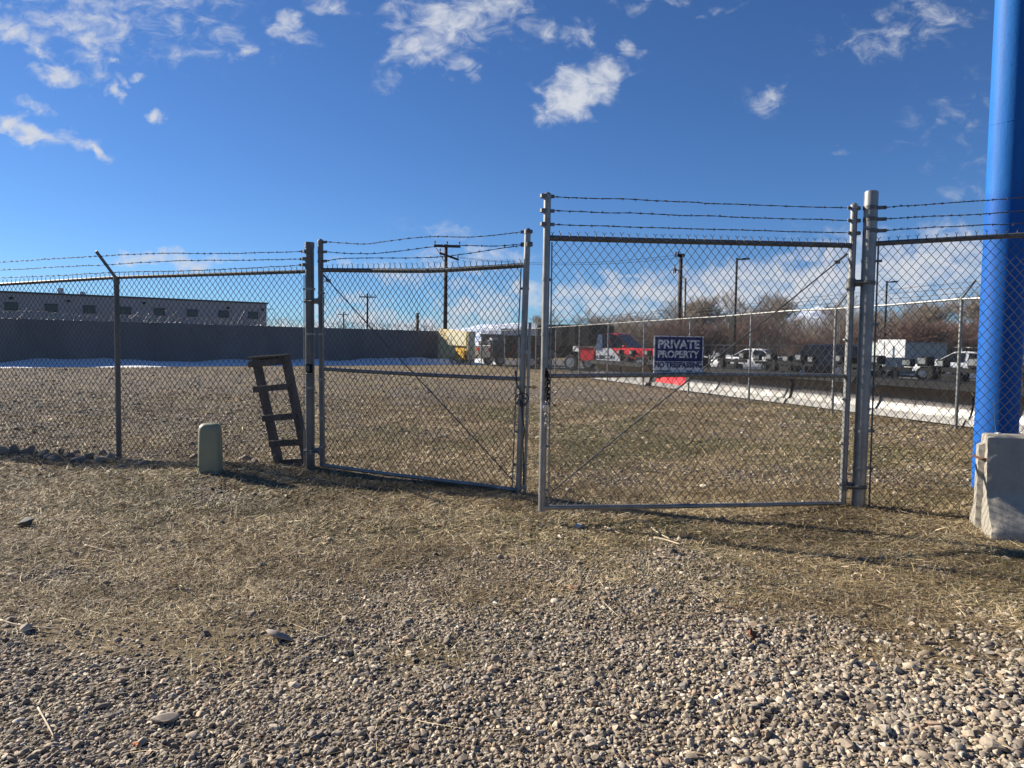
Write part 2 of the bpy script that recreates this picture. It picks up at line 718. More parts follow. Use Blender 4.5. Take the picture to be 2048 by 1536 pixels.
# ------------------------------------------------------------------ sun, sky and clouds
SUN_AZ = Vector((-0.90, 0.44, 0)).normalized()
SUN_EL = rad(27)
SD = SUN_AZ * math.cos(SUN_EL) + Vector((0, 0, math.sin(SUN_EL)))
sl = bpy.data.lights.new('sun', 'SUN')
sl.energy = 5.0
sl.angle = rad(0.53)
sl.color = (1.0, .92, .80)
so = bpy.data.objects.new('sun', sl)
so.rotation_euler = SD.to_track_quat('Z', 'Y').to_euler()
so.location = (-30, 15, 40)
COL.objects.link(so)

world = bpy.data.worlds.new('World')
scene.world = world
world.use_nodes = True
wt = NT(world.node_tree)
for nd in list(world.node_tree.nodes):
    world.node_tree.nodes.remove(nd)
sky = wt.n('ShaderNodeTexSky')
sky.sky_type = 'NISHITA'
sky.sun_disc = False
sky.sun_elevation = SUN_EL
sky.sun_rotation = math.atan2(SUN_AZ.x, SUN_AZ.y)
sky.altitude = 1400
sky.air_density = 1.0
sky.dust_density = 0.25
sky.ozone_density = 2.5
tc = wt.n('ShaderNodeTexCoord')
sx = wt.n('ShaderNodeSeparateXYZ')
wt.l(tc.outputs['Generated'], sx.inputs[0])
den = wt.math('MAXIMUM', wt.math('ABSOLUTE', sx.outputs[1]), 0.08)
cu_ = wt.math('DIVIDE', sx.outputs[0], den)
cv_ = wt.math('DIVIDE', sx.outputs[2], den)
uv = wt.n('ShaderNodeCombineXYZ')
wt.l(cu_, uv.inputs[0])
wt.l(cv_, uv.inputs[1])
uvo = uv.outputs[0]
wn = wt.n('ShaderNodeTexNoise')
wn.inputs['Scale'].default_value = 9
wn.inputs['Detail'].default_value = 5
wt.l(uvo, wn.inputs['Vector'])
w1 = wt.n('ShaderNodeVectorMath', operation='SUBTRACT')
wt.l(wn.outputs['Color'], w1.inputs[0])
w1.inputs[1].default_value = (.5, .5, .5)
w2 = wt.n('ShaderNodeVectorMath', operation='MULTIPLY_ADD')
wt.l(w1.outputs[0], w2.inputs[0])
w2.inputs[1].default_value = (.11, .07, 0)
wt.l(uvo, w2.inputs[2])
wn3 = wt.n('ShaderNodeTexNoise')
wn3.inputs['Scale'].default_value = 38
wn3.inputs['Detail'].default_value = 4
wt.l(uvo, wn3.inputs['Vector'])
w3 = wt.n('ShaderNodeVectorMath', operation='SUBTRACT')
wt.l(wn3.outputs['Color'], w3.inputs[0])
w3.inputs[1].default_value = (.5, .5, .5)
w4 = wt.n('ShaderNodeVectorMath', operation='MULTIPLY_ADD')
wt.l(w3.outputs[0], w4.inputs[0])
w4.inputs[1].default_value = (.05, .035, 0)
wt.l(w2.outputs[0], w4.inputs[2])
wuv = w4.outputs[0]

# px, py, half width, half height (photo px), tilt deg, weight
CLOUDS = [
    (900, 35, 130, 55, -8, 1.0), (850, 85, 75, 40, 10, 1.0), (915, 120, 42, 30, -35, .95), (1000, 25, 60, 45, 0, .75),
    (1150, 70, 40, 34, 10, .85), (1050, 60, 60, 35, -20, .6),
    (1145, 190, 60, 48, 20, 1.15), (1215, 140, 60, 50, 40, 1.1), (1265, 90, 38, 36, 20, .75), (1105, 235, 24, 18, 0, .75),
    (190, 40, 130, 70, 15, .85), (110, 20, 120, 60, 0, .66), (330, 20, 170, 80, 10, .52), (180, 110, 60, 60, -50, .6), (420, 80, 160, 60, 0, .46),
    (30, 60, 90, 30, -20, .85), (95, 145, 60, 26, -5, 1.1), (40, 258, 85, 26, -12, 1.25), (130, 268, 60, 18, -12, .85), (178, 289, 30, 15, -15, 1.0),
    (317, 220, 20, 14, 0, 1.0), (490, 105, 34, 20, 25, .8), (465, 122, 30, 14, -35, .7), (575, 55, 60, 34, -30, .85), (75, 212, 50, 18, -10, .7), (228, 175, 28, 14, -30, .8),
    (300, 145, 40, 14, -10, .6), (230, 112, 30, 14, 0, .8), (250, 155, 30, 12, -25, .6), (660, 10, 60, 30, 0, .6),
    (1790, 70, 150, 60, 15, .52), (1870, 25, 100, 60, 0, .56), (1700, 95, 80, 30, 10, .45), (1540, 195, 60, 42, 0, .48), (1660, 290, 25, 12, 0, .5),
    (1950, 250, 170, 120, 0, .32), (1960, 380, 120, 30, 0, .32), (800, 150, 50, 40, 0, .4), (1350, 0, 160, 16, 0, .45),
    (340, 514, 150, 16, 2, .95), (430, 500, 60, 8, 0, .6), (720, 600, 110, 20, 0, .8), (820, 545, 220, 22, -2, .8), (950, 522, 130, 26, 0, .75), (880, 470, 120, 26, 0, .42),
    (1560, 575, 420, 50, 3, 1.25), (1250, 590, 260, 34, 3, 1.1), (1800, 540, 260, 75, 0, 1.1), (1920, 510, 190, 70, 0, 1.0), (1700, 620, 90, 40, -20, .75), (1850, 600, 160, 50, 0, .8),
    (1040, 580, 180, 20, 0, .8), (960, 620, 110, 40, 15, 1.05), (1210, 632, 70, 30, 0, .95), (1270, 625, 50, 26, 0, .9), (1130, 625, 60, 26, 0, .85), (640, 645, 220, 26, 0, 1.05), (850, 650, 200, 30, 0, 1.05),
    (400, 650, 260, 18, 0, .8), (1150, 665, 300, 30, 0, .9), (1500, 655, 300, 25, 0, .6),
]
cur = None
for (px, py, a, b_, ang, wgt) in CLOUDS:
    r = ray(px, py)
    mp = wt.n('ShaderNodeMapping', vector_type='TEXTURE')
    mp.inputs['Location'].default_value = (r.x / r.y, r.z / r.y, 0)
    mp.inputs['Rotation'].default_value = (0, 0, rad(ang))
    mp.inputs['Scale'].default_value = (a * 1.45 / F, b_ * 1.45 / F, 1)
    wt.l(wuv, mp.inputs[0])
    ln = wt.n('ShaderNodeVectorMath', operation='LENGTH')
    wt.l(mp.outputs[0], ln.inputs[0])
    v = wt.maprange(ln.outputs['Value'], 0.0, 1.15, wgt, 0.0)
    cur = v if cur is None else wt.math('MAXIMUM', cur, v)
st = wt.n('ShaderNodeMapping')
st.inputs['Rotation'].default_value = (0, 0, rad(-20))
st.inputs['Scale'].default_value = (1, 1.6, 1)
wt.l(uvo, st.inputs[0])
nz = wt.noise(st.outputs[0], 26, 9, .62, .6)
nz2 = wt.noise(st.outputs[0], 6, 5, .6, .2)
dens = wt.math('ADD', cur, wt.math('MULTIPLY', wt.math('SUBTRACT', nz, .5), 2.5))
dens = wt.math('ADD', dens, wt.math('MULTIPLY', wt.math('SUBTRACT', nz2, .5), .9))
alpha = wt.math('MULTIPLY', wt.maprange(dens, .18, 1.45), wt.maprange(cur, .02, .45))
SKY_MUL = (0.47, 0.71, 1.04)
skm = wt.n('ShaderNodeMix', data_type='RGBA', blend_type='MULTIPLY')
skm.inputs[0].default_value = 1
wt.l(sky.outputs[0], skm.inputs[6])
skm.inputs[7].default_value = (*SKY_MUL, 1)
CLOUD_V = 6.6
cl = wt.mix(alpha, skm.outputs[2], (CLOUD_V * .90, CLOUD_V * .95, CLOUD_V * 1.05))
bg = wt.n('ShaderNodeBackground')
bg.inputs['Strength'].default_value = 0.05
wt.l(cl, bg.inputs[0])
wo = wt.n('ShaderNodeOutputWorld')
wt.l(bg.outputs[0], wo.inputs[0])

scene.view_settings.view_transform = 'Standard'
scene.view_settings.look = 'None'
scene.view_settings.exposure = 1.13
scene.view_settings.gamma = 1.0
# ------------------------------------------------------------------ ground masks (laid out on the ground itself)


def to_photo(x, y):
    """Where a ground point stands in the photograph; used only to read the layout of gravel and grass off it."""
    rx, ry, rz = x, y, -CAMZ
    d = ry * _f.y + rz * _f.z
    d = np.maximum(d, .2)
    X = (rx * _R.x + ry * _R.y + rz * _R.z) / d
    Y = (rx * _U.x + ry * _U.y + rz * _U.z) / d
    return 1024 + F * X, 768 - F * Y


def gravel_mask(x, y):
    px, py = to_photo(x, y)
    px = np.clip(px, -600, 2700)
    py = np.clip(py, 690, 2200)
    wob = (fbm(x * 1.5, y * 1.5, 21, 4) - .5)
    wob2 = (fbm(x * 5, y * 5, 31, 3) - .5)
    yb = np.interp(px, [-600, 0, 350, 700, 950, 1150, 1350, 1500, 1700, 2048, 2700], [1250, 1255, 1245, 1190, 1130, 1075, 1110, 1180, 1255, 1330, 1500])
    g = sstep(py - yb + wob * 300 + wob2 * 170, -130, 150)

    def patch(cx, cy, a, b, w):
        return w * np.exp(-(((px - cx) / a) ** 2 + ((py - cy) / b) ** 2))
    # straw among the stones
    for c in ((840, 1320, 110, 34, .6), (1010, 1290, 150, 24, .35), (240, 1265, 160, 30, .35), (1750, 1330, 180, 30, .3), (980, 1190, 140, 40, .3), (430, 1320, 80, 22, .35)):
        g = g - patch(*c) * (1 + 1.4 * wob2)
    # stones among the grass
    for c in ((430, 985, 120, 30, 1.0), (120, 1150, 150, 22, .75), (1130, 1030, 110, 34, .45), (330, 1090, 70, 20, .4), (640, 1120, 120, 30, .35), (1340, 1100, 60, 24, .4)):
        g = g + patch(*c) * (1 + 1.4 * wob2)
    # yard beyond the fence
    yard = sstep(940 - py + (px > 1000) * 60 * sstep(px, 950, 1100), 0, 40)
    gy = np.interp(px, [-600, 0, 500, 700, 900, 1100, 1500, 2048, 2700], [.62, .62, .58, .42, .38, .34, .34, .55, .55]) + wob * 1.0 + wob2 * .5
    gy = gy - .8 * np.exp(-((py - 835) / 18) ** 2) * (px > 720) * sstep(px, 650, 900) * sstep(1500 - px, 0, 100) - .5 * np.exp(-((py - 905) / 22) ** 2) * sstep(px, 600, 760)
    gy = gy + .35 * np.exp(-((py - 790) / 22) ** 2) * sstep(px, 700, 900) * sstep(1700 - px, 0, 200)
    g = g * (1 - yard) + gy * yard
    return np.clip(g, 0, 1)


def green_mask(x, y):
    px, py = to_photo(x, y)
    n = fbm(x * .9 + 3, y * .9, 41, 4)
    g = sstep(n, .42, .68)
    k = .35 + .5 * np.exp(-((py - 845) / 34) ** 2) * sstep(px, 650, 850) + .4 * np.exp(-(((px - 380) / 90) ** 2 + ((py - 1010) / 14) ** 2)) + .35 * np.exp(-(((px - 1800) / 220) ** 2 + ((py - 1030) / 22) ** 2)) + .3 * np.exp(-((py - 900) / 30) ** 2) * sstep(px, 700, 900)
    return np.clip(g * k * 1.35, 0, 1)


def axis_pts(lo, hi, step, far, grow):
    a = list(np.arange(lo, hi + 1e-6, step))
    d = step
    v = hi
    while v < far[1]:
        d *= grow
        v += d
        a.append(v)
    d = step
    v = lo
    while v > far[0]:
        d *= grow
        v -= d
        a.insert(0, v)
    return np.array(a)


gxs = axis_pts(-9, 9, .07, (-9000, 9000), 1.16)
gys = axis_pts(.8, 13, .07, (-60, 9000), 1.13)
GX, GY = np.meshgrid(gxs, gys)
fx, fy = GX.ravel(), GY.ravel()
fz = hgt(fx, fy)
nx, ny = len(gxs), len(gys)
ii = (np.arange(ny - 1)[:, None] * nx + np.arange(nx - 1)[None, :]).ravel()
ground = arr_mesh('ground', np.stack([fx, fy, fz], 1), np.stack([ii, ii + 1, ii + nx + 1, ii + nx], 1), M['ground'], smooth=True,
                  attr={'gravel': gravel_mask(fx, fy), 'green': green_mask(fx, fy)})
tag(ground, kind='structure')

# ------------------------------------------------------------------ loose stones and straw


def ico(sub):
    bm = bmesh.new()
    bmesh.ops.create_icosphere(bm, subdivisions=sub, radius=1)
    bm.verts.index_update()
    V = np.array([v.co[:] for v in bm.verts])
    Fc = np.array([[v.index for v in f.verts] for f in bm.faces])
    bm.free()
    return V, Fc


PAL = np.array([(.30, .255, .20), (.24, .20, .158), (.37, .32, .255), (.18, .152, .125), (.45, .40, .325), (.31, .24, .17), (.14, .125, .112), (.25, .23, .205), (.34, .24, .175), (.55, .50, .42), (.22, .18, .13), (.085, .078, .07)])
PAL = PAL * np.array([1.01, .965, .885])
PW = np.array([.15, .15, .14, .12, .09, .07, .09, .07, .04, .035, .05, .04])


def stones(P, R, sub, sink=.25):
    """P (n,2) positions, R radii -> arrays."""
    base, Fc = ico(sub)
    n = len(P)
    nv = len(base)
    var = []
    for k in range(14):
        rs = np.random.default_rng(100 + k)
        v = base.copy()
        for _ in range(6):                       # flatten by random planes: worn facets
            d = rs.normal(size=3)
            d /= np.linalg.norm(d)
            h = v @ d
            cut = rs.uniform(.28, .62)
            v = v - np.maximum(h - cut, 0)[:, None] * d * rs.uniform(.85, 1.0)
        v /= np.abs(v).max(0) * .95
        v *= 1 + rs.normal(size=(nv, 1)) * .05
        var.append(v)
    var = np.array(var)
    vi = RNG.integers(0, 14, n)
    S = np.stack([RNG.uniform(.9, 1.35, n), RNG.uniform(.7, 1.05, n), RNG.uniform(.45, .85, n)], 1) * R[:, None]
    V = var[vi] * S[:, None, :]
    tx = RNG.normal(0, .35, n)
    c, s = np.cos(tx)[:, None], np.sin(tx)[:, None]
    V = np.stack([V[:, :, 0], V[:, :, 1] * c - V[:, :, 2] * s, V[:, :, 1] * s + V[:, :, 2] * c], 2)
    a = RNG.uniform(0, 2 * np.pi, n)
    c, s = np.cos(a)[:, None], np.sin(a)[:, None]
    V = np.stack([V[:, :, 0] * c - V[:, :, 1] * s, V[:, :, 0] * s + V[:, :, 1] * c, V[:, :, 2]], 2)
    z = hgt(P[:, 0], P[:, 1]) + R * RNG.uniform(-sink, .75, n) * .6
    V += np.stack([P[:, 0], P[:, 1], z], 1)[:, None, :]
    col = PAL[RNG.choice(len(PAL), n, p=PW / PW.sum())] * RNG.uniform(.85, 1.45, (n, 1))
    cols = np.repeat(col, nv, 0)
    Fa = (Fc[None] + (np.arange(n) * nv)[:, None, None]).reshape(-1, 3)
    return V.reshape(-1, 3), Fa, cols


def sample(n, y0, y1, margin=.5):
    """Even over the ground inside the wedge in front of the viewer, with room to spare at both sides."""
    out = []
    k = 0
    while k < n:
        y = RNG.uniform(y0, y1, n)
        x = RNG.uniform(-1, 1, n) * (.76 * y1 + margin)
        ok = np.abs(x) < .76 * y + margin
        out.append(np.stack([x[ok], y[ok]], 1))
        k += ok.sum()
    return np.concatenate(out)[:n]


def area(y0, y1, margin=.5):
    return .76 * (y1 ** 2 - y0 ** 2) + 2 * margin * (y1 - y0)


sets = []
for (y0, y1, dens_, r0, sub) in ((1.8, 2.8, 6500, .0072, 2), (2.8, 4.6, 6200, .0072, 1), (4.6, 6.6, 4000, .0080, 1), (6.6, 10, 800, .0108, 1), (10, 16, 240, .0140, 1), (16, 24, 80, .018, 1), (24, 40, 22, .028, 1)):
    P = sample(int(area(y0, y1) * dens_), y0, y1)
    g = gravel_mask(P[:, 0], P[:, 1])
    keep = RNG.uniform(size=len(P)) < np.clip(g * 1.1, .20, 1)
    P = P[keep]
    big = sstep(P[:, 0], .2, 2.2) * sstep(4.6 - P[:, 1], 0, 1.5)
    R = r0 * np.exp(RNG.normal(0, .38, len(P))) * (1 + .5 * big)
    bigger = RNG.uniform(size=len(P)) < .015
    R[bigger] *= 1.45
    sets.append(stones(P, np.clip(R, .004, .05), sub))
V, Fc = join_arrays([(a, b) for a, b, c in sets])
gravel = arr_mesh('gravel', V, Fc, M['stone'], smooth=False, cols=np.concatenate([c for a, b, c in sets]))
fl_ = []
for (a, b, c), nf in zip(sets, (80, 20, 20, 20, 20, 20, 20)):
    fl_.append(np.repeat(RNG.uniform(size=len(b) // nf) < (.55 if nf == 80 else .35), nf))
gravel.data.polygons.foreach_set('use_smooth', np.concatenate(fl_))
tag(gravel, 'loose rounded grey and tan pebbles spread in front of and under the gates', 'gravel', kind='stuff')

# straw: thin flattened blades
SC = np.array([(.52, .41, .23), (.40, .30, .15), (.62, .52, .33), (.28, .195, .09), (.19, .125, .055), (.17, .14, .05), (.11, .075, .035)])
SW = np.array([.20, .20, .12, .18, .14, .08, .08])


def straw(P, L, W, elev, azm=None):
    n = len(P)
    a = RNG.uniform(0, 2 * np.pi, n) if azm is None else azm
    e = elev
    z = hgt(P[:, 0], P[:, 1]) + RNG.uniform(0.001, .012, n)
    d = np.stack([np.cos(a) * np.cos(e), np.sin(a) * np.cos(e), np.sin(e)], 1)
    sd = np.stack([-np.sin(a), np.cos(a), RNG.normal(0, .5, n)], 1)
    bend = np.stack([-np.sin(a), np.cos(a), np.zeros(n)], 1) * (RNG.normal(0, .18, n) * L)[:, None]
    p0 = np.stack([P[:, 0], P[:, 1], z], 1)
    p1 = p0 + d * (L * .5)[:, None] + bend * .35
    p2 = p0 + d * L[:, None] + bend
    p2[:, 2] -= L * .12 * np.sin(e)
    w = sd * W[:, None]
    V = np.stack([p0 - w, p0 + w, p1 + w * .8, p1 - w * .8, p2 + w * .25, p2 - w * .25], 1).reshape(-1, 3)
    b = (np.arange(n) * 6)[:, None]
    Fa = np.concatenate([np.array([[0, 1, 2, 3]]) + b, np.array([[3, 2, 4, 5]]) + b])
    gm = green_mask(P[:, 0], P[:, 1])
    col = SC[RNG.choice(len(SC), n, p=SW / SW.sum())] * RNG.uniform(.75, 1.25, (n, 1))
    pt = sstep(fbm(P[:, 0] * 1.1 + 7, P[:, 1] * 1.1, 61, 4), .40, .62)
    col = col * (.66 + .62 * pt)[:, None] * np.stack([np.ones(n), .94 + .06 * pt, .8 + .2 * pt], 1)
    grn = RNG.uniform(size=n) < gm * .6
    col[grn] = np.array([.10, .10, .03]) * RNG.uniform(.6, 1.5, (grn.sum(), 1))
    return V, Fa, np.repeat(col, 6, 0)


sets = []
for (y0, y1, dens_, l0, w0) in ((1.9, 3.6, 2600, .05, .0009), (3.6, 5.2, 8500, .048, .0011), (5.2, 7.4, 7500, .048, .0015), (7.4, 11, 2200, .055, .0022), (11, 20, 330, .07, .0045)):
    P = sample(int(area(y0, y1) * dens_), y0, y1)
    g = gravel_mask(P[:, 0], P[:, 1])
    keep = RNG.uniform(size=len(P)) < np.clip(1.15 - g, .07, 1)
    P = P[keep]
    n = len(P)
    L = l0 * np.exp(RNG.normal(0, .45, n))
    sets.append(straw(P, L, w0 * np.exp(RNG.normal(0, .25, n)), np.abs(RNG.normal(.10, .30, n))))
# long combed stalks on the right and by the left edge
P = np.concatenate([np.stack([RNG.uniform(1.2, 5.0, 900), RNG.uniform(4.2, 6.3, 900)], 1), np.stack([RNG.uniform(-4.5, 1.4, 420), RNG.uniform(2.6, 6.2, 420)], 1)])
n = len(P)
az = np.where(np.arange(n) < 900, RNG.normal(rad(-35), .4, n), RNG.uniform(0, 6.28, n))
L = RNG.uniform(.12, .34, n)
sets.append(straw(P, L, np.full(n, .0013), np.abs(RNG.normal(.06, .10, n)), az))
# dead weeds standing in clumps along the fence foot and here and there
tc_ = [(-2.26 + t_ * 2.61, 8.0 + t_ * -.8) for t_ in (-2.2, -1.75, -1.3, -1.05, -.6, -.25, 0, .03, .06)] + [(3.14, 6.40), (3.2, 6.46), (3.45, 6.32), (3.9, 6.2), (4.1, 6.1), (3.6, 5.5), (3.75, 5.7), (.3, 5.98), (.1, 6.9), (2.9, 6.4), (-2.1, 7.9), (-2.35, 7.95), (1.9, 4.7), (-3.1, 6.2), (-1.0, 5.6), (2.9, 5.2), (2.2, 5.6)]
for (cx, cy) in tc_:
    n = int(RNG.integers(10, 34))
    P = np.stack([RNG.normal(cx, .05, n), RNG.normal(cy, .04, n)], 1)
    sets.append(straw(P, RNG.uniform(.05, .20, n), np.full(n, .0012), RNG.uniform(.35, 1.35, n)))
V, Fc = join_arrays([(a, b) for a, b, c in sets])
grass = arr_mesh('dry_grass', V, Fc, M['straw'], cols=np.concatenate([c for a, b, c in sets]))
tag(grass, 'flattened dead straw and thin grass matted over the soil by the gates', 'grass', kind='stuff')

# ------------------------------------------------------------------ chain link


def chainlink(C, nu, nv, r, sides=4, seed=0, wob=.0):
    """C: four corners (bottom left, bottom right, top left, top right). Zigzag wires hooked into one another."""
    bl, br, tl, tr = [np.array(c[:], float) for c in C]
    ud = br - bl
    ud /= np.linalg.norm(ud)
    nrm = np.cross(ud, np.array([0, 0, 1.0]))
    nrm /= np.linalg.norm(nrm)
    nw, nl = 2 * nu, 2 * nv + 1
    k = np.arange(nw)[:, None]
    j = np.arange(nl)[None, :]
    # end of the half cell that this wire touches on this level
    uu = k + ((k + j) % 2)
    u = uu / (2.0 * nu)
    v = (j / (2.0 * nv)) * np.ones_like(u)
    if wob:
        u = u + wob * (fbm(u * 9, v * 7, seed + 3, 2) - .5) * u * (1 - u) * 4
        v = v + wob * (fbm(u * 8, v * 6, seed + 8, 2) - .5) * v * (1 - v) * 4
    P = ((1 - v) * (1 - u))[..., None] * bl + ((1 - v) * u)[..., None] * br + (v * (1 - u))[..., None] * tl + (v * u)[..., None] * tr
    side = np.where((uu - k) == 1, 1.0, -1.0)
    P = P + nrm * (side * r * .9)[..., None]
    V = []
    for q in range(sides):
        t = 2 * math.pi * (q + .5) / sides
        V.append(P + ud * (math.cos(t) * r * 1.45) + nrm * (math.sin(t) * r * 1.15))
    V = np.stack(V, 2)                             # wire, level, side
    idx = np.arange(nw * nl * sides).reshape(nw, nl, sides)
    fs = []
    for q in range(sides):
        q2 = (q + 1) % sides
        fs.append(np.stack([idx[:, :-1, q], idx[:, :-1, q2], idx[:, 1:, q2], idx[:, 1:, q]], -1).reshape(-1, 4))
    return V.reshape(-1, 3), np.concatenate(fs)


def knuckles(C, nu, r, h=.045, down=False):
    """Twisted, splayed wire ends along the top selvage."""
    bl, br, tl, tr = [np.array(c[:], float) for c in C]
    a, b = tl, tr
    ud = (b - a) / np.linalg.norm(b - a)
    P0, P1, R = [], [], []
    for i in range(nu + 1):
        p = a + (b - a) * (i / nu) + ud * random.uniform(-.004, .004)
        hh = h * random.uniform(.85, 1.12)
        q = p + np.array([0, 0, hh * .55]) + ud * random.uniform(-.003, .003)
        P0 += [p, q, q]
        P1 += [q, q + ud * hh * random.uniform(.2, .42) + np.array([0, 0, hh * random.uniform(.3, .5)]), q - ud * hh * random.uniform(.2, .42) + np.array([0, 0, hh * random.uniform(.3, .5)])]
        R += [r * 1.5, r, r]
    return seg_arrays(P0, P1, np.array(R), np.array(R), 4)


def smooth_path(ctrl, n):
    """Catmull-Rom through control points."""
    c = [Vector(p) for p in ctrl]
    c = [c[0] * 2 - c[1]] + c + [c[-1] * 2 - c[-2]]
    out = []
    segs = len(c) - 3
    for i in range(n + 1):
        t = i / n * segs
        k = min(int(t), segs - 1)
        t -= k
        p0, p1, p2, p3 = c[k:k + 4]
        out.append(.5 * ((2 * p1) + (p2 - p0) * t + (2 * p0 - 5 * p1 + 4 * p2 - p3) * t * t + (3 * p1 - p0 - 3 * p2 + p3) * t ** 3))
    return out


def barbed(ctrl, parent, r=.0026, pitch=.115, m=None, jit=.004, name='barbed_wire'):
    L = sum((Vector(a) - Vector(b)).length for a, b in zip(ctrl[:-1], ctrl[1:]))
    n = max(8, int(L / .05))
    pts = smooth_path(ctrl, n)
    P0, P1, R = [], [], []
    strands = []
    for s in (0, 1):
        st_ = []
        for i, p in enumerate(pts):
            ph = i * 1.5 + s * math.pi
            st_.append(p + Vector((0, math.cos(ph) * .0022, math.sin(ph) * .0026 + (vnoise(np.array([i * .21]), np.array([ctrl[0][2] * 37]), 5)[0] - .5) * jit * 2)))
        strands.append(st_)
    for st_ in strands:
        P0 += [tuple(p) for p in st_[:-1]]
        P1 += [tuple(p) for p in st_[1:]]
        R += [r] * (len(st_) - 1)
    d = random.uniform(.03, .09)
    while d < L:
        i = min(int(d / L * n), n - 1)
        p = strands[0][i]
        tg = (pts[i + 1] - pts[i]).normalized()
        P0.append(tuple(p - tg * .010)); P1.append(tuple(p + tg * .010)); R.append(r * 1.7)
        for _ in range(4):
            dv = Vector((random.uniform(-1, 1), random.uniform(-1, 1), random.uniform(-1, 1)))
            dv = (dv - tg * dv.dot(tg) * .6).normalized()
            P0.append(tuple(p)); P1.append(tuple(p + dv * .016)); R.append(r * .75)
        d += pitch * random.uniform(.85, 1.15)
    V, Fc = seg_arrays(P0, P1, np.array(R), np.array(R), 4)
    return arr_mesh(name, V, Fc, m or M['wire_old'], parent)


def band(p, r, parent, axis, reach=.06, name='tension_band', h=.024, m=None):
    """Strap round a post with a bolted tongue along axis."""
    mb = MB()
    p = Vector(p)
    ax = Vector(axis).normalized()
    mb.lathe([(r + .001, -h / 2), (r + .004, -h / 2), (r + .004, h / 2), (r + .001, h / 2)], p, 'z', 16)
    mb.beam(p + ax * r, p + ax * (r + reach), .010, h * .9, (0, 0, 1))
    b = p + ax * (r + reach * .8)
    n = ax.cross(Vector((0, 0, 1)))
    mb.tube([b - n * .014, b + n * .014], .006, 6)
    return mb.build(name, m or M['galv'], parent, 'auto')


def post(p0, p1, r, parent, name='post', m=None, cap='dome'):
    mb = MB()
    p0, p1 = Vector(p0), Vector(p1)
    mb.tube([p0, p0.lerp(p1, .33), p0.lerp(p1, .66), p1], r, 20)
    d = (p1 - p0).normalized()
    ob = mb.build(name, m or M['galv'], parent, 'auto')
    if cap:
        c = MB()
        if cap == 'dome':
            c.tube([p1 - d * .03, p1 + d * .002, p1 + d * r * .45, p1 + d * r * .8], [r + .004, r + .004, r * .82, r * .3], 18)
        else:
            c.tube([p1 - d * .035, p1 + d * .004], r + .004, 18)
        c.build('post_cap', M['galv'], ob, 'auto', )
    return ob


def lerp(a, b, t):
    return Vector(a) + (Vector(b) - Vector(a)) * t


# ---- fence line in front: left run
FA, FB = Vector((-4.87, 8.8, 0)), Vector((-2.26, 8.0, 0))
FD = (FB - FA).normalized()
FN = Vector((FD.y, -FD.x, 0))                        # towards the viewer


def left(px, py, off=0):
    return on_plane(px, py, FA, FB, off)


fl = root('chain_link_fence', FB, 'chain link fence running left from the gates behind the green pedestal', 'fence')
gp0 = left(621, 948)
gp0.z = h1(gp0.x, gp0.y) - .05
gp1 = left(619, 487)
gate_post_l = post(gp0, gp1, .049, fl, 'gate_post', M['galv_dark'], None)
c = MB()
c.tube([gp1 - Vector((0, 0, .05)), gp1 + Vector((0, 0, .012))], .053, 20)
c.build('post_cap', M['galv_dark'], gate_post_l, 'auto')
lp1 = left(233, 556)
lp0 = Vector((lp1.x, lp1.y, h1(lp1.x, lp1.y) - .05))
lpo = post(lp0, lp1, .031, fl, 'line_post', M['galv_dark'], None)
ends = {0: left(608, 543), 1: left(233, 555), 2: left(0, 569)}
far_l = ends[1] + (ends[2] - ends[1]) * ((6.2) / (ends[1] - ends[2]).length)
lp2 = Vector((far_l.x, far_l.y, h1(far_l.x, far_l.y) - .05))
lpo2 = post(lp2, far_l, .031, fl, 'line_post', M['galv_dark'], None)
for k, top in ((lpo, lp1), (lpo2, far_l)):
    a = MB()
    tip = top + FN * .29 + Vector((0, 0, .29)) - FD * .0
    a.beam(top + Vector((0, 0, -.01)), tip, .028, .022, FN.cross(Vector((0, 0, 1))))
    a.tube([top - Vector((0, 0, .07)), top + Vector((0, 0, .02))], .036, 16)
    a.build('barb_arm', M['galv_dark'], k, False)
mb = MB()
mb.tube([ends[0] + FD * .03, ends[1], far_l], .021, 14)
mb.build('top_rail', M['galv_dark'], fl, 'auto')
mb = MB()
mb.tube([ends[0] + Vector((0, 0, -.04)), Vector((ends[0].x, ends[0].y, .06))], .006, 6)
tb = mb.build('tension_bar', M['galv'], fl)
fr = FN * .028
LB = [Vector((ends[k].x, ends[k].y, h1(ends[k].x, ends[k].y) + .03)) for k in (0, 1)]
FLB = Vector((far_l.x, far_l.y, h1(far_l.x, far_l.y) + .03))
up = Vector((0, 0, .012))
parts = []
for (b0, b1, t0, t1, sd) in ((LB[1], LB[0], ends[1], ends[0], 1), (FLB, LB[1], far_l, ends[1], 2)):
    C = (b0 + fr, b1 + fr, t0 + fr + up, t1 + fr + up)
    nu = round((t1 - t0).length / .073)
    parts.append(chainlink(C, nu, 25, .0025, 4, sd, .012))
    parts.append(knuckles(C, nu, .0025))
V, Fc = join_arrays(parts)
arr_mesh('chain_link_mesh', V, Fc, M['wire'], fl)
for hh in (.22, .95, 1.55, 2.05):
    band(Vector((gp0.x, gp0.y, hh)) + (gp1 - gp0) * 0, .049, fl, -FD, .045)
TW = [[(609, 503), (440, 507), (320, 506.5), (200, 512), (100, 518), (0, 524.6)], [(606, 518), (500, 520.5), (380, 521), (216, 529), (100, 535), (0, 540)], [(606, 530), (480, 537), (380, 541), (227, 545), (120, 551), (0, 556)]]
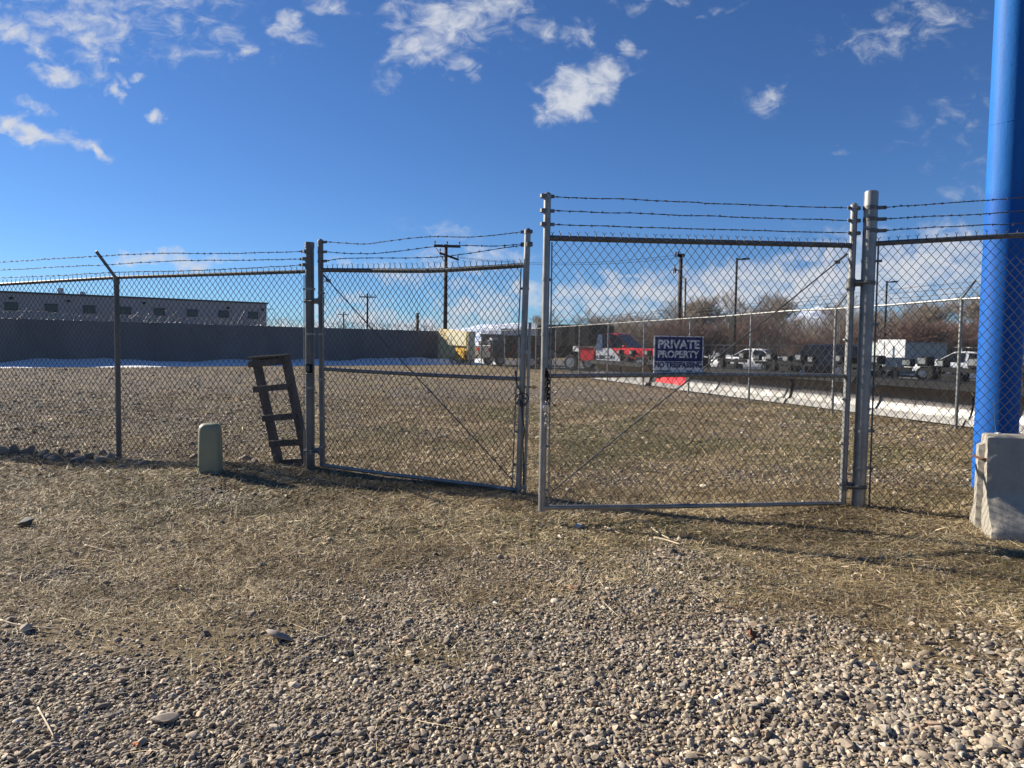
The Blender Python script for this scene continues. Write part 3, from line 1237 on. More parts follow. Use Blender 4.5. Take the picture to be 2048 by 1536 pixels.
for k, w in enumerate(TW):
    lean = [.27, .17, .06][k]
    pts = []
    for (px, py) in w:
        t = min(max((609 - px) / 375.0, 0), 1)
        pts.append(left(px, py, -lean * t))
    d = (pts[-1] - pts[-3]).normalized()
    pts += [pts[-1] + d * 1.2, pts[-1] + d * 2.6]
    barbed(pts, fl)
    band(pts[0] + FD * .04, .049, fl, -FD, .03, 'wire_bracket', .03, M['galv_dark'])
# bottom tension wire and ground edge
mb = MB()
mb.tube(smooth_path([LB[0] + fr, lerp(LB[0], LB[1], .5) + fr + Vector((0, 0, .015)), LB[1] + fr, FLB + fr], 24), .0025, 5)
mb.build('tension_wire', M['galv'], fl)

# ---- right run
RP0 = gz(1716, 1025)
RP0.z = h1(RP0.x, RP0.y) - .05
RP1 = on_plane(1743, 384, (RP0.x, RP0.y), (RP0.x + FD.x, RP0.y + FD.y))
RB = RP0 + Vector((FD.x * 3.0, FD.y * 3.0, 0))
RA = (RP0.x, RP0.y)
RBt = (RB.x, RB.y)


def right(px, py, off=0):
    return on_plane(px, py, RA, RBt, off)


fr_run = root('chain_link_fence', RP0, 'chain link fence run between the thick gate post and the concrete barrier, blue pole behind', 'fence')
gpr = post(RP0, RP1, .058, fr_run, 'gate_post', M['galv'], None)
c = MB()
c.tube([RP1 - Vector((0, 0, .002)), RP1 + Vector((0, 0, .006))], .050, 20)
c.build('post_cap', M['galv'], gpr, 'auto')
rt0, rt1 = right(1757, 487), right(2048, 470)
rdir = (rt1 - rt0).normalized()
rt2 = rt1 + rdir * 1.2
mb = MB()
mb.tube([rt0 - rdir * .03, rt1, rt2], .022, 14)
mb.build('top_rail', M['galv_dark'], fr_run, 'auto')
endp = post(Vector((rt2.x, rt2.y, -.05)), rt2 + Vector((0, 0, .06)), .031, fr_run, 'line_post', M['galv'], 'dome')
rb0 = right(1738, 1022)
mb = MB()
mb.tube([rt0 + Vector((0, 0, -.02)), rb0], .0075, 6)
mb.build('tension_bar', M['galv_dark'], fr_run)
for py in (520, 645, 768, 859, 934):
    t = (1025 - py) / (1025 - 384)
    band(lerp(RP0, RP1, t), .058, fr_run, FD, .05)
rb2 = Vector((rt2.x, rt2.y, h1(rt2.x, rt2.y) + .02))
C = (rb0 + FN * .028, rb2 + FN * .028, rt0 + FN * .028 + up, rt2 + FN * .028 + up)
nu = round((rt2 - rt0).length / .073)
V, Fc = join_arrays([chainlink(C, nu, 26, .0025, 4, 5, .012), knuckles(C, nu, .0025)])
arr_mesh('chain_link_mesh', V, Fc, M['wire'], fr_run)
for w in ([(1768, 415), (1850, 409), (1950, 402), (2048, 395)], [(1768, 438), (1850, 433), (1950, 429), (2048, 422)], [(1768, 461), (1850, 456), (1950, 451), (2048, 447)]):
    pts = [right(px, py) for px, py in w]
    d = (pts[-1] - pts[-2]).normalized()
    pts.append(pts[-1] + d * 1.3)
    barbed(pts, fr_run)
    q = right(1741, w[0][1] + 1)
    band(q, .058, fr_run, FD, .07, 'wire_bracket', .034, M['galv_dark'])

# ---- gates


def gate(name_lbl, hinge_left, A, B, S0, S1, rails, truss, wires, bands, rs, mesh_px, nu, nv, rod=None):
    """A, B: ground line; S0, S1: (bottom px, top px) of the two uprights; rails: lists of px."""
    def g(p, off=0):
        return on_plane(p[0], p[1], A, B, off)
    d = Vector((B[0] - A[0], B[1] - A[1], 0)).normalized()
    n = Vector((d.y, -d.x, 0))
    hb = g(S0[0] if hinge_left else S1[0])
    o = root('chain_link_gate', (hb.x, hb.y, 0), name_lbl, 'gate')
    for k, S in enumerate((S0, S1)):
        free = (k == 1) == hinge_left
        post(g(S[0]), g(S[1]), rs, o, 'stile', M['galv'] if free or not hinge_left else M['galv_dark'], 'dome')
    for k, rl in enumerate(rails):
        mb = MB()
        mb.tube(smooth_path([g(p) for p in rl], 10), .0235 if k == 0 else .020, 14)
        mb.build(('top_rail', 'middle_rail', 'bottom_rail')[k], M['galv'] if k else M['galv_dark'], o, 'auto')
    C = [g(p) + n * .026 for p in mesh_px]
    V, Fc = join_arrays([chainlink(C, nu, nv, .0025, 4, nu, .014), knuckles(C, nu, .0025, .05)])
    arr_mesh('chain_link_mesh', V, Fc, M['wire'], o)
    mb = MB()
    mb.tube(smooth_path([g(p, .03) for p in truss], 8), .0062, 6)
    tr = mb.build('truss_rod', M['galv_dark'], o, 'auto')
    t0, t1 = [g(p, .03) for p in truss[:2]] if hinge_left else [g(p, .03) for p in truss[-1:-3:-1]]
    mb = MB()
    e = t0 + (t1 - t0).normalized() * .12
    mb.tube([t0, e], .011, 8)
    mb.box(e, (.05, .03, .03), None, .006)
    mb.build('turnbuckle', M['galv_dark'], tr, False)
    for k, w in enumerate(wires):
        barbed([g(p) for p in w], o)
        for e in (0, -1):
            mb = MB()
            q = g(w[e])
            s = d if e == 0 else -d
            mb.beam(q - s * .065, q + s * .012, .012, .028)
            mb.lathe([(rs + .001, -.014), (rs + .004, -.014), (rs + .004, .014), (rs + .001, .014)], q - s * .075, 'z', 14)
            mb.build('wire_bracket', M['galv_dark'], o, False)
    for k, (S, tx) in enumerate(((S0, mesh_px[0]), (S1, mesh_px[1]))):
        s = d if k == 0 else -d
        top = mesh_px[2] if k == 0 else mesh_px[3]
        b0, b1 = g(tx, 0) + n * .02, g(top, 0) + n * .02 - Vector((0, 0, .04))
        mb = MB()
        mb.tube([b0, b1], .0072, 6)
        mb.build('tension_bar', M['galv'], o, 'auto')
        p0, p1 = g(S[0]), g(S[1])
        for z in bands:
            t = (z - p0.z) / (p1.z - p0.z)
            band(lerp(p0, p1, t), rs, o, s, max(.02, (lerp(b0, b1, (z - b0.z) / (b1.z - b0.z)) - lerp(p0, p1, t)).length - rs))
    return o, g, d, n


GLA, GLB = (-2.16, 7.94), (.09, 6.88)
gl, gLp, gLd, gLn = gate('chain link gate leaf with drop rod, swung ajar beside the wooden ladder', True, GLA, GLB,
                          ((645, 932), (641, 482)), ((1037, 987), (1055.5, 461)),
                          [[(642, 540), (740, 541), (860, 541.5), (960, 536), (1050, 530.5)], [(645, 738), (780, 746), (920, 753), (1044, 758)], [(646, 930), (760, 946), (900, 963), (1036, 980)]],
                          [(644, 547), (735, 648), (826, 746), (924, 850), (1030, 966)],
                          [[(652, 484), (700, 487), (740, 487.5), (780, 482), (830, 475), (880, 473.5), (930, 474), (980, 471), (1044, 464)],
                           [(652, 503.5), (700, 507), (745, 507), (800, 502), (860, 494), (920, 491), (985, 492), (1044, 488)],
                           [(652, 522), (690, 517), (760, 516), (850, 515), (900, 512), (960, 503), (1044, 490.5)]],
                          (.30, .62, 1.05, 1.55, 2.0), .030, [(650, 927), (1026, 974), (648, 538), (1044, 529)], 35, 25)
GRA, GRB = (.243, 5.92), (2.98, 6.40)
gr, gRp, gRd, gRn = gate('taller chain link gate leaf carrying the private property sign and padlock chain', False, GRA, GRB,
                         ((1083.5, 1022), (1095, 390)), ((1685, 1008), (1708.5, 411)),
                         [[(1096, 476), (1250, 480), (1500, 486), (1706, 491)], [(1090, 752), (1300, 750), (1500, 750), (1696, 752)], [(1086, 1015), (1300, 1013), (1500, 1010), (1684, 1006)]],
                         [(1102, 985), (1250, 862), (1400, 742), (1550, 625), (1694, 508)],
                         [[(1106, 393), (1180, 396), (1290, 400), (1370, 404), (1440, 407), (1560, 411), (1698, 416)], [(1106, 422), (1300, 428), (1500, 435), (1698, 441)], [(1106, 449), (1300, 455), (1500, 460.5), (1698, 466)]],
                         (.25, .62, 1.02, 1.55, 2.0), .030, [(1096, 1010), (1680, 1002), (1103, 475), (1702, 489)], 37, 25)

# hinges
def hinge(pp, pr, gp, g_r, parent):
    """Collar on the post and clamp on the gate upright."""
    mb = MB()
    pp, gp = Vector(pp), Vector(gp)
    d = (gp - pp)
    d.z = 0
    L = d.length
    d.normalize()
    mb.lathe([(pr + .001, -.018), (pr + .007, -.018), (pr + .007, .018), (pr + .001, .018)], pp, 'z', 18)
    mb.lathe([(g_r + .001, -.04), (g_r + .008, -.04), (g_r + .008, .04), (g_r + .001, .04)], Vector((gp.x, gp.y, pp.z)), 'z', 16)
    mb.box(pp + d * (L * .5 + .005), (L - pr - g_r + .03, .035, .06), Matrix.Rotation(math.atan2(d.y, d.x), 3, 'Z'), .006)
    n = Vector((-d.y, d.x, 0))
    b = pp + d * (pr + .02)
    mb.tube([b - n * .05, b + n * .05], .007, 6)
    mb.tube([pp + n * (pr + .004) - d * .05, pp + n * (pr + .004) + d * (pr + .05)], .007, 6)
    mb.tube([pp - n * (pr + .004) - d * .05, pp - n * (pr + .004) + d * (pr + .05)], .007, 6)
    return mb.build('hinge', M['galv_dark'], parent, 'auto')


for py in (601, 899):
    t = (948 - py) / (948 - 487)
    hinge(lerp(gp0, gp1, t), .049, gLp((642, py)), .030, gl)
for py in (563, 972):
    t = (1025 - py) / (1025 - 384)
    hinge(lerp(RP0, RP1, t), .058, gRp((1702 - (py - 563) * .036, py)), .030, gr)
# drop rod
q0, q1 = gLp((1049, 1003), -.02), gLp((1060, 645), -.02)
q0.z = min(q0.z, h1(q0.x, q0.y) + .02)
mb = MB()
mb.tube([q0, q1], .015, 10)
dr = mb.build('drop_rod', M['galv'], gl, 'auto')
for py in (704, 975):
    t = (1003 - py) / 358
    p = lerp(q0, q1, t)
    s = gLp((1047.5 - (py - 704) * .036, py))
    mb = MB()
    mb.beam(s, p, .03, .034, (0, 0, 1))
    mb.lathe([(.031, -.02), (.036, -.02), (.036, .02), (.031, .02)], s, 'z', 14)
    mb.lathe([(.0155, -.02), (.020, -.02), (.020, .02), (.0155, .02)], p, 'z', 12)
    mb.build('rod_guide', M['galv'], gl, 'auto')
mb = MB()
p = lerp(q0, q1, (1003 - 773) / 358)
mb.tube([p - gLd * .05 - gLn * .02, p + gLd * .09 - gLn * .0], .008, 8)
mb.box(p + gLd * .06, (.03, .025, .035), None, .004)
mb.build('rod_handle', M['brass'], dr, False)
mb = MB()
for py in (792, 806):
    mb.box(gLp((1035, py)) + gLn * .02, (.03, .04, .03), None, .005)
p = gLp((1048, 803)) + gLn * .03
mb.tube([p + Vector((.045 * math.cos(a), 0, .04 * math.sin(a))) for a in np.linspace(.6, 5.6, 14)], .009, 7)
mb.build('latch_fork', M['galv_dark'], gl, 'auto')

# cable hanging on the free upright of the left leaf
ct = root('cable', gLp((1040, 780)), 'thin black cable looped and hanging on the free upright beside the drop rod', 'cable')
mb = MB()
mb.tube(smooth_path([gLp(p, -.045) for p in ((1030, 740), (1034, 765), (1040, 782), (1046, 796), (1044, 815), (1046, 840), (1049, 860), (1046, 882), (1047, 910), (1047, 940), (1046, 970))], 60), .0055, 6)
mb.tube(smooth_path([gLp(p, -.05) for p in ((1036, 790), (1046, 786), (1056, 792), (1055, 803), (1046, 808), (1040, 800), (1044, 820), (1047, 850))], 40), .005, 6)
mb.build('cable_loop', M['cable'], ct, True)

# chain and padlock on the right leaf


def links(path, size, r, mb):
    L = 0
    acc = [0]
    for a, b in zip(path[:-1], path[1:]):
        L += (b - a).length
        acc.append(L)
    k = 0
    s = 0
    while s < L:
        i = max(j for j in range(len(acc)) if acc[j] <= s + 1e-9)
        i = min(i, len(path) - 2)
        t = (path[i + 1] - path[i]).normalized()
        c = path[i] + t * (s - acc[i])
        a = t.cross(Vector((.3, 1, .1))).normalized()
        b = t.cross(a)
        w = (a if k % 2 else b)
        pts = [c + t * (size * .5 * math.cos(q)) + w * (size * .33 * math.sin(q)) for q in np.linspace(0, 2 * math.pi, 11)]
        mb.tube(pts, r, 5, False)
        s += size * .66
        k += 1


ch = root('lock_chain', gRp((1093, 745)), 'black security chain wrapped on the free upright of the taller gate leaf', 'chain')
mb = MB()
links([gRp(p, -.05) for p in ((1092, 742), (1095, 760), (1094, 776), (1095, 792), (1093, 806), (1096, 818))], .045, .007, mb)
mb.build('chain_links', M['black_metal'], ch, True)
mb = MB()
mb.box(gRp((1093, 747), -.05), (.036, .03, .055), None, .008)
mb.build('chain_sleeve', M['black_metal'], ch, 'auto')
pk = root('padlock', gRp((1092, 815)), 'round silver disc padlock hanging from the black chain on the gate upright', 'padlock')
p = gRp((1092.5, 816), -.06)
mb = MB()
mb.lathe([(.001, -.014), (.026, -.014), (.031, -.008), (.031, .008), (.026, .014), (.001, .014)], p, 'y', 22)
pb = mb.build('lock_body', M['chrome'], pk, 'auto')
mb = MB()
mb.tube([p + Vector((-.011 + .022 * t, 0, .028 + .03 * math.sin(math.pi * t))) for t in np.linspace(0, 1, 9)], .0045, 6)
mb.build('shackle', M['chrome'], pk, True)
kc = root('key_tag', p - Vector((0, 0, .06)), 'loose steel link hanging below the round padlock on the gate upright', 'chain link')
mb = MB()
links([p + Vector((.004, 0, -.03)), p + Vector((.006, 0, -.165))], .06, .0035, mb)
mb.build('hanging_links', M['galv'], kc, True)

# lock box on the left gate post
lb = left(618, 737, -.06)
lbx = root('lock_box', lb, 'small black lock box strapped to the dark gate post beside the ladder', 'lock box')
mb = MB()
Mz = Matrix.Rotation(math.atan2(FD.y, FD.x), 3, 'Z')
mb.box(lb, (.072, .05, .098), Mz, .012)
bx = mb.build('housing', M['black_metal'], lbx, 'auto')
mb = MB()
mb.box(lb + FN * .027, (.048, .006, .066), Mz, .003)
mb.build('dial_cover', M['grey_paint'], lbx, 'auto')
mb = MB()
mb.tube([lb + Vector((0, 0, -.055)) - FD * .05 + FN * .0, lb + Vector((0, 0, -.055)) + FD * .03], .006, 6)
mb.build('strap_bolt', M['galv'], lbx, True)
mb = MB()
mb.tube([lb + FD * (-.02 + .04 * t) + Vector((0, 0, .05 + .025 * math.sin(math.pi * t))) - FN * .0 for t in np.linspace(0, 1, 8)], .004, 6)
mb.build('shackle', M['galv'], lbx, True)

# sign
sg = [gRp(p, .012) for p in ((1307, 745), (1405.5, 747), (1309, 673.5), (1406.5, 674.5))]
sc_ = (sg[0] + sg[1] + sg[2] + sg[3]) / 4
SW_, SH_ = (sg[1] - sg[0]).length, .325
srt = root('warning_sign', sc_, 'navy and white metal sign reading private property no trespassing, wired to the gate', 'sign')
SX, SY, SZ = gRd, Vector((0, 0, 1)), gRn
MS = Matrix(((SX.x, SY.x, SZ.x, sc_.x), (SX.y, SY.y, SZ.y, sc_.y), (SX.z, SY.z, SZ.z, sc_.z), (0, 0, 0, 1)))


def sbox(mb, x, y, w, h, z, th):
    mb.add([MS @ Vector((x + sx_ * w / 2, y + sy_ * h / 2, z + sz_ * th / 2)) for sx_ in (-1, 1) for sy_ in (-1, 1) for sz_ in (-1, 1)],
           [(0, 1, 3, 2), (4, 6, 7, 5), (0, 4, 5, 1), (2, 3, 7, 6), (0, 2, 6, 4), (1, 5, 7, 3)])


mb = MB()
sbox(mb, 0, 0, SW_, SH_, -.003, .0024)
mb.build('sign_plate', M['sign_white'], srt)
mb = MB()
sbox(mb, .001, SH_ * .155, SW_ * .955, SH_ * .645, -.0008, .0012)
mb.build('navy_panel', M['sign_blue'], srt)
for body, y, w, size, m in (('PRIVATE', SH_ * .27, SW_ * .845, SH_ * .31, 'sign_white'), ('PROPERTY', SH_ * .01, SW_ * .84, SH_ * .255, 'sign_white'), ('NO TRESPASSING', -SH_ * .265, SW_ * .955, SH_ * .20, 'sign_blue')):
    text_obj('lettering', body, size, M[m], srt, MS @ Matrix.Translation((0, y, .0012)), bold=size * .036, width=w)
mb = MB()
sbox(mb, -SW_ * .31, -SH_ * .425, SW_ * .30, SH_ * .035, -.0008, .0012)
mb.build('small_print', M['grey_paint'], srt)
mb = MB()
sbox(mb, SW_ * .23, -SH_ * .425, SW_ * .12, SH_ * .035, -.0008, .0012)
mb.build('small_print', M['grey_paint'], srt)
mb = MB()
cc = [MS @ Vector((SW_ * .015 + .024 * math.cos(a), -SH_ * .43 + .024 * math.sin(a), -.0006)) for a in np.linspace(0, 6.2832, 21)[:-1]]
mb.prism(cc, SZ * .0009)
bd = mb.build('round_emblem', M['sign_white'], srt)
mb = MB()
for a in range(5):
    t = a * 1.2566 + .3
    mb.add([MS @ Vector((SW_ * .015 + .011 * math.cos(t + q) * k_, -SH_ * .43 + .011 * math.sin(t + q) * k_, .0008)) for q, k_ in ((-.35, 1), (.35, 1), (.0, .25))], [(0, 1, 2)])
mb.build('emblem_mark', M['grey_paint'], bd)
for sx_ in (-.44, .44):
    for sy_ in (-.44, .46):
        mb = MB()
        p = MS @ Vector((sx_ * SW_, sy_ * SH_, 0))
        mb.tube([p - SZ * .006, p + SZ * .02], .003, 6)
        mb.build('fixing_wire', M['galv'], srt)
# ================================================================== things by the fence
def gz(px, py, z=None):
    r = ray(px, py)
    z = 0.0
    for _ in range(5):
        p = CAMP + r * ((z - CAMZ) / r.z)
        z = h1(p.x, p.y)
    return p


# ladder leaning inside the left run


def lad(px, py, off=.16):
    return left(px, py, off)


lo_ = lad(565, 940)
ld = root('wooden_ladder', (lo_.x, lo_.y, 0), 'short grey weathered wooden ladder of nailed boards tilting left against the fence', 'ladder')
nrm_l = FN
for a, b in (((514, 727, .20), (562, 945, .14)), ((571, 712, .20), (616, 932, .14))):
    mb = MB()
    p0, p1 = lad(*a), lad(*b)
    mb.beam(p0, p1, .075, .085, FN, .003)
    mb.build('side_rail', M['wood_old'], ld)
for a, b in (((497, 729, .14), (563, 723, .14)), ((507, 779, .125), (577, 773, .125)), ((525, 837, .115), (592, 832, .115)), ((539, 888, .105), (607, 884, .105)), ((553, 935, .095), (618, 932, .095))):
    mb = MB()
    p0, p1 = lad(*a), lad(*b)
    mb.beam(p0, p1, .036, .072, (0, 0, 1), .003)
    mb.build('rung', M['wood_old'], ld)
for a, b in (((505, 719, .27), (579, 714, .27)), ((564, 925, .22), (620, 922, .22))):
    mb = MB()
    mb.beam(lad(*a), lad(*b), .036, .075, (0, 0, 1), .003)
    mb.build('back_board', M['wood_old'], ld)
mb = MB()
mb.beam(lad(503, 716, .21), lad(577, 711, .21), .16, .02, (0, 0, 1), .003)
mb.build('top_board', M['wood_old'], ld)

# utility pedestal
pb0 = gz(421, 944)
pd = root('utility_pedestal', (pb0.x, pb0.y, h1(pb0.x, pb0.y)), 'pale green plastic utility pedestal with rounded top standing in gravel', 'utility pedestal')


def rrect(w, d, r, z, c, n=6, tw=0.0):
    out = []
    for (sx_, sy_, a0) in ((1, 1, 0), (-1, 1, 90), (-1, -1, 180), (1, -1, 270)):
        for k in range(n + 1):
            a = rad(a0 + 90 * k / n)
            x = sx_ * (w / 2 - r) + r * math.cos(a)
            y = sy_ * (d / 2 - r) + r * math.sin(a)
            out.append(c + Vector((x * math.cos(tw) - y * math.sin(tw), x * math.sin(tw) + y * math.cos(tw), z)))
    return out


c0 = Vector((pb0.x, pb0.y, pd.location.z))
_rr = rrect


def rrect(w, d, r, z, c, n=6, tw=0.0):
    return _rr(w * .87, d * .87, r * .9, z * .985, c, n, tw)


rings = [rrect(.262, .23, .055, .018, c0, 6, .15), rrect(.258, .226, .06, .25, c0, 6, .15), rrect(.248, .216, .065, .44, c0, 6, .15), rrect(.240, .208, .068, .485, c0, 6, .15),
         rrect(.222, .190, .07, .508, c0, 6, .15), rrect(.19, .158, .07, .522, c0, 6, .15), rrect(.13, .10, .045, .530, c0, 6, .15), rrect(.05, .03, .013, .532, c0, 6, .15)]
mb = MB()
mb.loft(rings)
sh = mb.build('cover', M['pedestal'], pd, 'auto')
mb = MB()
mb.loft([rrect(.285, .25, .06, -.06, c0, 6, .15), rrect(.272, .24, .058, .014, c0, 6, .15)])
mb.build('base_collar', M['pedestal_base'], pd, 'auto')
for dx in (-.055, .06):
    mb = MB()
    mb.box(c0 + Vector((dx, -.1115 + dx * .15, .462)), (.026, .006, .004))
    mb.build('vent_slot', M['grey_paint'], sh)
mb = MB()
mb.lathe([(.001, -.004), (.008, -.004), (.008, .004), (.001, .004)], c0 + Vector((-.075, -.124, .075)), 'y', 10)
mb.build('lock_screw', M['black_metal'], sh)

# rocks along the foot of the left run
ROCKS = [(4, 903, 26, 15), (30, 900, 22, 14), (52, 903, 20, 12), (62, 898, 17, 11), (88, 906, 22, 12), (97, 915, 16, 9), (112, 918, 26, 11), (140, 910, 16, 10), (157, 921, 24, 10), (178, 913, 20, 11), (200, 920, 22, 10), (150, 904, 15, 9), (122, 903, 14, 9),
         (222, 913, 15, 10), (262, 923, 18, 8), (290, 926, 22, 8), (318, 927, 14, 7), (390, 914, 17, 9), (205, 906, 14, 9), (80, 915, 13, 8), (246, 934, 17, 7), (487, 918, 22, 8), (505, 924, 16, 7), (648, 930, 11, 7)]
gv, gf = ico(3)
rk0 = None
for i, (px, py, w, h) in enumerate(ROCKS):
    p = gz(px, py + h * .4)
    k = p.y / F
    rs = np.random.default_rng(300 + i)
    v = gv.copy()
    for _ in range(7):
        d = rs.normal(size=3)
        d /= np.linalg.norm(d)
        v = v - np.maximum(v @ d - rs.uniform(.45, .8), 0)[:, None] * d * .85
    v = v * (1 + (fbm(v[:, 0] * 2 + 9 + i, v[:, 1] * 2 + v[:, 2], i, 3) - .5)[:, None] * .3)
    a = rs.uniform(0, 6.28)
    v = v * np.array([w * k * .95, w * k * .8, h * k * 1.35])
    v = np.stack([v[:, 0] * math.cos(a * .15) - v[:, 1] * math.sin(a * .15), v[:, 0] * math.sin(a * .15) + v[:, 1] * math.cos(a * .15), v[:, 2]], 1)
    col = PAL[[0, 1, 3, 7, 10][i % 5]] * rs.uniform(.75, 1.15)
    v = v * (.66 if px < 330 else .85)
    o = arr_mesh('rock', v, gf, M['stone'], smooth=True, cols=np.repeat(col[None], len(v), 0))
    o.location = (p.x, p.y, h1(p.x, p.y) + h * k * .32)
    tag(o, 'grey rock in the row edging the foot of the left fence run', 'rock', 'rocks along the left fence')

# loose dark stone and flat stones lying on the gravel
for i, (px, py, w, h, d_, colr, lab) in enumerate(((49, 1054, 18, 9, 1.0, (.06, .062, .068), 'dark slate grey wedge shaped stone lying alone on the brown ground'),
                                                  (563, 1279, 27, 7, .7, (.33, .27, .22), 'flat pale pinkish stone slab lying on gravel below the pedestal side'),
                                                  (326, 1447, 26, 6, .6, (.36, .29, .22), 'flat tan wood like stone chip among the pebbles nearest the viewer'),
                                                  (1159, 1058, 8, 4, 1.0, (.55, .54, .5), 'small whitish stone lying in straw in front of the taller gate'))):
    p = gz(px, py)
    k = p.y / F
    rs = np.random.default_rng(700 + i)
    v = gv.copy()
    for _ in range(8):
        d = rs.normal(size=3)
        d /= np.linalg.norm(d)
        v = v - np.maximum(v @ d - rs.uniform(.35, .7), 0)[:, None] * d * .95
    v = v * np.array([w * k * 1.3, w * k * d_, h * k * 1.7])
    o = arr_mesh('stone', v, gf, M['stone'], smooth=True, cols=np.repeat(np.array([colr]), len(v), 0))
    o.location = (p.x, p.y, h1(p.x, p.y) + h * k * .6 + .01)
    o.rotation_euler = (rs.uniform(-.1, .1), rs.uniform(-.2, .2), rs.uniform(-.3, .3))
    tag(o, lab, 'stone')


def leaf(px, py, size, m, lab, curl=.5, rot=0., tilt=.3):
    p = gz(px, py)
    out = [(0, -.5), (.16, -.34), (.42, -.38), (.30, -.12), (.55, .06), (.30, .16), (.22, .40), (.06, .30), (0, .58), (-.10, .32), (-.28, .40), (-.30, .14), (-.52, .04), (-.30, -.14), (-.40, -.36), (-.14, -.34)]
    n = len(out)
    vs = []
    for lay in (0, 1):
        for f in (1.0, .5):
            for (x, y) in out:
                x, y = x * f, y * f
                z = curl * (x * x * 1.6 + y * y * .5) + .06 * math.sin(9 * x + 4 * y) + (.012 if lay else 0)
                vs.append(Vector((x, y, z)) * size)
        vs.append(Vector((0, 0, .012 * lay)) * size)
    fs = []
    for lay in (0, 1):
        o_ = lay * (2 * n + 1)
        for k in range(n):
            k2 = (k + 1) % n
            fs.append((o_ + k, o_ + k2, o_ + n + k2, o_ + n + k))
            fs.append((o_ + n + k, o_ + n + k2, o_ + 2 * n))
    for k in range(n):
        k2 = (k + 1) % n
        fs.append((k, k2, 2 * n + 1 + k2, 2 * n + 1 + k))
    b = MB().add(vs, fs)
    o = b.build('fallen_leaf', m, None, True)
    o.location = (p.x, p.y, h1(p.x, p.y) + size * .22 + .012)
    o.rotation_euler = (tilt, tilt * .4, rot)
    return tag(o, lab, 'leaf')


leaf(1500, 1280, .078, M['leaf'], 'curled dark brown dead leaf standing up on the gravel', .9, .6, .75)
leaf(1148, 1186, .085, M['leaf_pale'], 'flattened pale tan dead leaf lying on gravel in front of the gate gap', .2, 1.2, .1)
leaf(272, 1498, .024, M['orange'], 'tiny bright orange leaf scrap among the nearest pebbles', .4, .2, .3)
leaf(722, 1040, .045, M['orange'], 'small orange red leaf on straw in front of the left gate leaf', .4, 1.0, .4)
leaf(346, 1170, .03, M['orange'], 'small orange leaf scrap beside a frosty tuft on the left', .4, 2.0, .4)
leaf(1030, 1236, .05, M['cable'], 'small black curled leaf in a hollow of the gravel', .8, 2.2, .5)
leaf(990, 1213, .034, M['white_trim'], 'small white paper scrap lying on the gravel', .3, .3, .15)


def stick(pts, r, m, lab):
    P = [gz(px, py) for px, py in pts]
    P = [Vector((p.x, p.y, h1(p.x, p.y) + r * 1.5 + .012)) for p in P]
    mb = MB()
    mb.tube(smooth_path(P, 10), [r * (1 - .04 * i) for i in range(11)], 6)
    return tag(mb.build('stick', m, None, True), lab, 'stick')


M['straw_stick'] = mat('pale_stick', (.50, .41, .29), .8, 0, (.36, .28, .18), 30, .7)
M['bark_stick'] = mat('brown_stick', (.11, .08, .06), .9, 0, (.07, .05, .04), 30, .7)
stick([(1210, 1058), (1240, 1072)], .006, M['straw_stick'], 'short pale broken stick just below the shadow of the gate corner')
stick([(1308, 1082), (1330, 1086), (1362, 1096)], .009, M['straw_stick'], 'pale thicker broken stick lying in front of the taller gate')
stick([(1302, 1060), (1318, 1072), (1340, 1084)], .007, M['straw_stick'], 'bent tan stalk touching the thicker pale stick')
stick([(1590, 1122), (1640, 1117), (1668, 1113)], .006, M['straw_stick'], 'thin straw coloured stick in the combed grass right of the gate')
stick([(1848, 1297), (1876, 1299)], .011, M['bark_stick'], 'short dark brown stick lying on the straw at the gravel edge')
stick([(0, 1247), (40, 1258), (120, 1266)], .005, M['straw_stick'], 'long pale straw stalk reaching in at the left edge')
stick([(76, 1424), (95, 1458), (108, 1484)], .004, M['straw_stick'], 'pale upright looking stalk lying across the nearest pebbles on the left')
stick([(170, 1096), (200, 1104), (236, 1112)], .006, M['straw_stick'], 'pale chip of stick on the brown ground below the rock row')

# ---- concrete barrier
b0 = gz(1983, 1082)
BD = Vector((.955, -.297, 0)).normalized()
BN = Vector((BD.y, -BD.x, 0))       # towards the viewer
br_ = root('concrete_barrier', b0, 'chipped grey concrete barrier standing in front of the blue pole', 'concrete barrier')
PROF = [(.0, .0), (.0, .075), (.06, .17), (.165, .33), (.185, .40), (.205, .62), (.222, .79), (.245, .812), (.375, .812), (.398, .79), (.415, .62), (.435, .40), (.455, .33), (.56, .17), (.62, .075), (.62, .0)]
pr = []
for a, b in zip(PROF[:-1], PROF[1:]):
    n_ = max(1, int((Vector(a) - Vector(b)).length / .03))
    for k in range(n_):
        pr.append((a[0] + (b[0] - a[0]) * k / n_, a[1] + (b[1] - a[1]) * k / n_))
pr.append(PROF[-1])
us = [0, .008, .02, .035, .055, .08, .11] + list(np.arange(.15, 3.05, .06))
rings = []
for u_ in us:
    ring = []
    for (dx, z) in pr:
        cx = (dx - .31) * .90
        e = max(0, 1 - u_ / .035) ** 2 * .014
        q = Vector((cx * (1 - e * 2.2), z - (e * .6 if z > .5 else 0), 0))
        nn = mnoise.noise(Vector((u_ * 6, dx * 9, z * 9))) * .004 + mnoise.noise(Vector((u_ * 22, dx * 24, z * 24))) * .0022
        ch_ = max(0, mnoise.noise(Vector((u_ * 9 + 4, dx * 12, z * 15))) - .05) * max(0, 1 - u_ / .07) * .05
        edge = 1 if (z > .3) else .8
        cx2 = q.x - math.copysign(nn + ch_ * edge, cx) if abs(cx) > .02 else q.x
        p = b0 + BD * (u_ + ch_ * .6) - BN * .28 - BN * (cx2) + Vector((0, 0, q.y - .03 + h1(b0.x, b0.y)))
        ring.append(p)
    rings.append(ring)
mb = MB()
mb.loft(rings)
mb.build('barrier_body', M['concrete'], br_, 'auto')
mb = MB()       # tongue on the end face
cend = b0 - BN * .31
